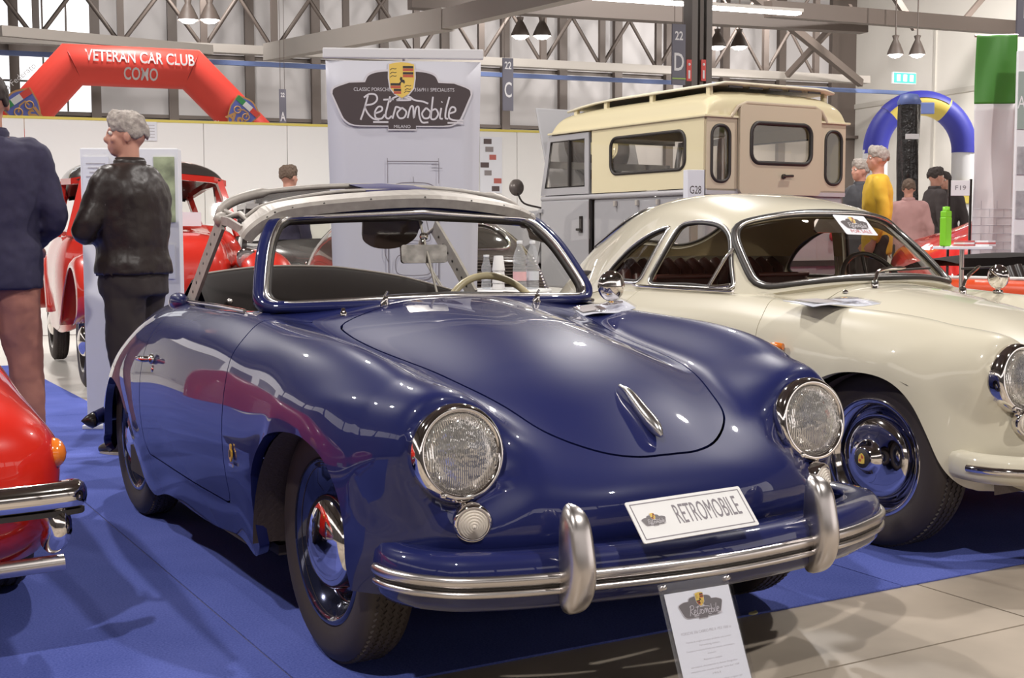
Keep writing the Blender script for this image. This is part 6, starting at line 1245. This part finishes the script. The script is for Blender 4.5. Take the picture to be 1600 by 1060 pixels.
# ------------------------------------------------------------------ red car at the left edge
rc = thing('red_car', 'bright red car cut by the left edge with chrome bumper and orange lamp', 'car', (-2.03, 0, 0))
RR = [[(0, .46, .24), (.3, .46, .24), (.52, .47, .24), (.64, .50, .25), (.70, .56, .26), (.735, .66, .27)], [(0, .36, .33), (.3, .36, .33), (.54, .375, .33), (.67, .42, .335), (.725, .50, .34), (.755, .62, .34)], [(0, .345, .45), (.3, .345, .45), (.55, .36, .45), (.69, .41, .45), (.745, .50, .45), (.775, .64, .44)],
      [(0, .36, .55), (.3, .36, .552), (.55, .375, .56), (.69, .42, .56), (.748, .51, .55), (.778, .66, .52)], [(0, .42, .64), (.3, .42, .645), (.52, .44, .652), (.65, .48, .645), (.725, .57, .61), (.765, .72, .56)], [(0, .62, .70), (.3, .62, .71), (.5, .63, .725), (.62, .68, .71), (.70, .77, .665), (.755, .9, .58)], [(0, 1.0, .78), (.3, 1.0, .79), (.5, 1.0, .80), (.62, 1.05, .77), (.71, 1.12, .70), (.765, 1.2, .58)], [(0, 1.6, .84), (.3, 1.6, .85), (.5, 1.6, .85), (.64, 1.6, .81), (.73, 1.6, .72), (.78, 1.6, .55)], [(0, 2.3, .86), (.3, 2.3, .87), (.5, 2.3, .86), (.64, 2.3, .82), (.73, 2.3, .72), (.78, 2.3, .50)], [(0, 2.36, .80), (.3, 2.36, .80), (.5, 2.36, .80), (.62, 2.36, .76), (.70, 2.36, .68), (.75, 2.36, .5)]]
loft(RR, 6, 6, None, 1).build('body_shell', M_RED, rc, .03)
pb_ = spl([(-.748, .345, .45), (-.735, .325, .45), (-.5, .30, .45), (0, .285, .45), (.5, .30, .45), (.735, .325, .45), (.748, .345, .45)], 7)
bp__ = MB().sweep(pb_, [(-.01, -.036), (.018, -.036), (.030, -.026), (.034, -.008), (.033, .010), (.026, .026), (.012, .036), (-.01, .037)], smooth=True).build('bumper', M_CHROME, rc)
MB().sweep(pb_, [(.0, -.055), (.026, -.05), (.026, -.037), (.0, -.036)]).build('bumper_rubber', M_RUBBER, bp__)
for x in (-.70, .70): MB().tube(spl([(x, .35, .42), (x+.01, .325, .36), (x-.01, .35, .315)], 4), [.045, .046, .046, .046, .045, .043, .042, .038, .03], 12, sx=.75).build('bumper_horn', M_CHROME, rc)
for x in (-.735, .735): MB().ball((x, .50, .535), (.034, .05, .042), 8).build('turn_lamp', M_LENSA, rc)
MB().tube([(.725, .34, .268), (.3, .33, .262), (-.8, .34, .262)], .022, 14).build('lower_chrome_tube', M_ALU, rc)
MB().sweep(spl([(.70, .49, .245), (.52, .465, .235), (0, .455, .235), (-.52, .465, .235), (-.70, .49, .245)], 4), rrect(.02, .016, .005, 2)).build('valance_chrome', M_CHROME, rc)
MB().box((0, 1.4, .22), (1.3, 1.7, .06)).build('underside', M_DARK, rc)
for sg in (-1, 1): make_wheel(rc, 'wheel', sg*.68, 1.25, sg, .30, .19, M_CHROME, .16, .10)
MB().box((0, .335, .45), (.36, .008, .12), None, .003).build('number_plate', mat('plate_white'), rc)
# ------------------------------------------------------------------ orange-red convertible beyond the ivory coupe
oc = thing('convertible', 'orange red convertible with black interior beyond the ivory coupe', 'car', (5.25, -.2, 0), math.radians(1)); M_OR = paint('orange_red_paint', (.66, .075, .02), .3)
W_ = .78
RO = [[(0, .04, .35), (.4, .05, .35), (.62, .10, .35), (.70, .18, .35), (.74, .28, .33)], [(0, .0, .52), (.4, .02, .52), (.63, .07, .52), (.73, .16, .5), (.76, .3, .42)], [(0, .03, .66), (.4, .04, .67), (.62, .09, .70), (.73, .18, .66), (.77, .32, .5)], [(0, .2, .74), (.4, .2, .76), (.62, .24, .80), (.73, .3, .72), (.78, .4, .45)], [(0, .9, .80), (.4, .9, .81), (.63, .9, .84), (.745, .9, .74), (.78, .9, .3)], [(0, 1.4, .83), (.4, 1.4, .84), (.65, 1.4, .855), (.755, 1.4, .75), (.77, 1.4, .25)], [(0, 2.0, .84), (.4, 2.0, .845), (.665, 2.0, .855), (.76, 2.0, .75), (.77, 2.0, .25)], [(0, 2.9, .84), (.4, 2.9, .845), (.66, 2.9, .85), (.755, 2.9, .74), (.77, 2.9, .25)], [(0, 3.6, .80), (.4, 3.6, .80), (.62, 3.6, .80), (.72, 3.6, .70), (.75, 3.6, .3)], [(0, 4.0, .70), (.4, 4.0, .70), (.6, 3.97, .69), (.68, 3.92, .6), (.71, 3.85, .33)], [(0, 4.08, .42), (.4, 4.07, .42), (.58, 4.03, .42), (.65, 3.97, .4), (.68, 3.9, .33)]]
So = loft(RO, 5, 5, None, 0); ck = sdpoly(rrect(1.20, 1.5, .15, 5, 0, 2.15)); So.clip(lambda V: np.where(V[:, 2] > .7, ck(V[:, :2]), 1.), 1).build('body_shell', M_OR, oc, .04)
MB().box((0, 2.1, .34), (1.3, 1.7, .04)).build('cabin_floor', M_DARK, oc)
for sg in (-1, 1):
    s = MB().box((sg*.34, 2.15, .5), (.5, .5, .16), None, .05)
    for k in range(7): s.tube([(sg*.34-.21+.07*k, 2.42, .5), (sg*.34-.21+.07*k, 2.50, .80), (sg*.34-.21+.07*k, 2.56, .93-.01*(k-3)**2)], .042, 8)
    s.build('seat', mat('black_leather_seat', (.03, .022, .02), .35), oc); make_wheel(oc, 'wheel', sg*.70, .78, sg, .30, .19, M_CHROME, .15, .10); make_wheel(oc, 'wheel', sg*.70, 3.25, sg, .30, .19, M_CHROME, .15, .10)
    MB().tube([(sg*.668, 1.35, .862), (sg*.672, 2.0, .864), (sg*.665, 2.85, .858)], .012, 8).build('door_top_trim', mat('pale_door_trim', (.6, .57, .54), .4), oc)
MB().grid([[(x, y, .93+.05*math.cos(x*2)+.03*math.sin(y*7)-.10*max(0, y-3.0)) for x in [-.68+1.36*j/14 for j in range(15)]] for y in [2.72+.75*i/8 for i in range(9)]]).grid([[(x, 2.72-.02*0, .70+.28*u) for x in (-.66, 0, .66)] for u in (0, 1)]).build('folded_hood', M_BLKCLOTH, oc)
MB().grid([[(x, 1.42+.18*u, .86+.34*u) for x in (-.6, -.3, 0, .3, .6)] for u in (0, .5, 1)]).build('windscreen_glass', M_GLASS, oc); MB().tube(spl([(-.64, 1.42, .86), (-.56, 1.60, 1.20), (0, 1.58, 1.24), (.56, 1.60, 1.20), (.64, 1.42, .86)], 5), .014, 8).build('windscreen_frame', M_CHROME, oc)
# far red sports car on the stand platform
q = at(1585, 378, 11.6); sc2 = thing('red_sports_car', 'far red sports car with black intake behind the F19 sign', 'car', (q.x, q.y, PH), -PI/2-YAW)
RS = [[(0, -.9, .25), (.4, -.9, .25), (.7, -.85, .25), (.8, -.8, .25)], [(0, -1.0, .5), (.4, -.98, .5), (.7, -.92, .5), (.84, -.85, .45)], [(0, -.9, .78), (.4, -.9, .78), (.7, -.85, .78), (.86, -.8, .6)], [(0, -.5, .98), (.4, -.5, .96), (.66, -.5, .90), (.88, -.5, .62)], [(0, .1, 1.22), (.35, .1, 1.20), (.58, .1, 1.02), (.88, .1, .62)], [(0, .6, 1.24), (.35, .6, 1.21), (.58, .6, 1.02), (.86, .6, .62)], [(0, 1.3, .92), (.35, 1.3, .91), (.6, 1.3, .86), (.84, 1.3, .6)], [(0, 2.4, .62), (.35, 2.4, .62), (.62, 2.4, .6), (.78, 2.4, .45)], [(0, 2.55, .4), (.35, 2.55, .4), (.6, 2.5, .4), (.74, 2.45, .35)]]
loft(RS, 5, 5, None, 0).build('body_shell', paint('sports_red', (.70, .035, .03), .3), sc2, .03)
for sg in (-1, 1):
    MB().prism(spl2([(-.35, .60), (.25, .70), (.30, .82), (-.2, .86)], 4, True), .02, T(sg*.87, 0, 0) @ Rz(PI/2) @ Rx(PI/2) @ T(0, 0, -.01)).build('side_intake', M_BLACKP, sc2); make_wheel(sc2, 'wheel', sg*.72, -.35, sg, .31, .2, M_ALU, .2, .1); make_wheel(sc2, 'wheel', sg*.70, 1.75, sg, .30, .2, M_ALU, .18, .1)
    MB().prism(spl2([(.05, 1.05), (.55, 1.10), (1.15, .95), (.2, .93)], 4, True), .01, T(sg*.60, 0, 0) @ Rz(PI/2) @ Rx(PI/2)).build('side_glass', M_TINT, sc2)
# documents on the cowls
def cowl_sleeve(x, y, z, rot, tilt, label, w_=.30, d_=.20):
    o = thing('paper_sleeve', label, 'document', (x, y, z), rot, 'documents lying on the car cowls'); o.rotation_euler = (tilt[0], tilt[1], rot)
    pts = [[(-w_/2+w_*i/8, -d_/2+d_*j/4, .006+.006*math.sin(i*.8+j*.5)) for j in range(5)] for i in range(9)]
    q = MB().grid(pts).build('sheet', M_PAPER, o); sd = q.modifiers.new('s', 'SOLIDIFY'); sd.thickness = .003
    MB().grid([[(x_*1.04, y_*1.06, z_+.005) for x_, y_, z_ in r] for r in pts]).build('clear_sleeve', M_PLASTIC, o)
    logo(o, T(w_*.22, -.1*w_*.36, .0195), w_*.36, False, False); MB().box((-w_*.22, 0, .0165), (w_*.34, d_*.7, .001)).build('printed_photo', mat('print_1'), o); MB().box((-.01, -.02, .0165), (w_*.10, d_*.5, .001)).build('printed_photo', mat('print_0'), o)
    return o
def surf_pt(S, px, py):     # where the sight line through a pixel meets a car surface (used to lay the papers on it)
    v = cd + cr*(px-800)/FPX - cu*(py-530)/FPX; P = S.V[:, :3]
    return v, P
c_, s_ = math.cos(CR), math.sin(CR)
def on_car(S, px, py, pose):
    V = S.V[:, :3].copy(); X = V[:, 0]*math.cos(pose[2])-V[:, 1]*math.sin(pose[2])+pose[0]; Y = V[:, 0]*math.sin(pose[2])+V[:, 1]*math.cos(pose[2])+pose[1]; W = np.stack([X, Y, V[:, 2]], 1)-CAM
    d_ = W@cd; px_ = 800+FPX*(W@cr)/d_; py_ = 530-FPX*(W@cu)/d_; e = (px_-px)**2+(py_-py)**2; N = S.V[:, 3:6]; N2 = np.stack([N[:, 0]*math.cos(pose[2])-N[:, 1]*math.sin(pose[2]), N[:, 0]*math.sin(pose[2])+N[:, 1]*math.cos(pose[2]), N[:, 2]], 1)
    e = e+1e6*((N2*(-W)).sum(1) < 0); i = int(np.argmin(e)); return W[i]+CAM, N2[i]
for S_, px, py, pose, rot, lb in ((rest1, 1300, 474, (CX, CY, CR), -.15, 'printed sheets in a clear sleeve lying on the ivory coupe cowl'), (rest, 938, 488, (0, 0, 0), -.1, 'clear sleeve with a sheet lying by the roadster mirror')):
    P, N = on_car(S_, px, py, pose); o = cowl_sleeve(P[0]+N[0]*.004, P[1]+N[1]*.004, P[2]+N[2]*.006, 0, (0, 0), lb, .30 if px > 1000 else .22, .20 if px > 1000 else .11)
    up = Vector(N).normalized(); xx = Vector((math.cos(rot), math.sin(rot), 0)); xx = (xx-up*xx.dot(up)).normalized(); yy = up.cross(xx)
    o.matrix_world = Matrix(((xx.x, yy.x, up.x, P[0]+N[0]*.004), (xx.y, yy.y, up.y, P[1]+N[1]*.004), (xx.z, yy.z, up.z, P[2]+N[2]*.004), (0, 0, 0, 1)))
# small yellow crumb on the floor, next to the stand
q = at_z(1176, 961, .004); o = MB().prism(spl2([(-.02, 0), (-.008, -.012), (.012, -.010), (.022, .004), (.008, .002), (-.006, .006)], 4, True), .004, T(q.x, q.y, .008) @ Rz(.3)).build('paper_scrap', mat('pale_yellow_scrap', (.6, .55, .3), .7)); tag(o, 'tiny pale yellow scrap on the concrete beside the info stand', 'litter')
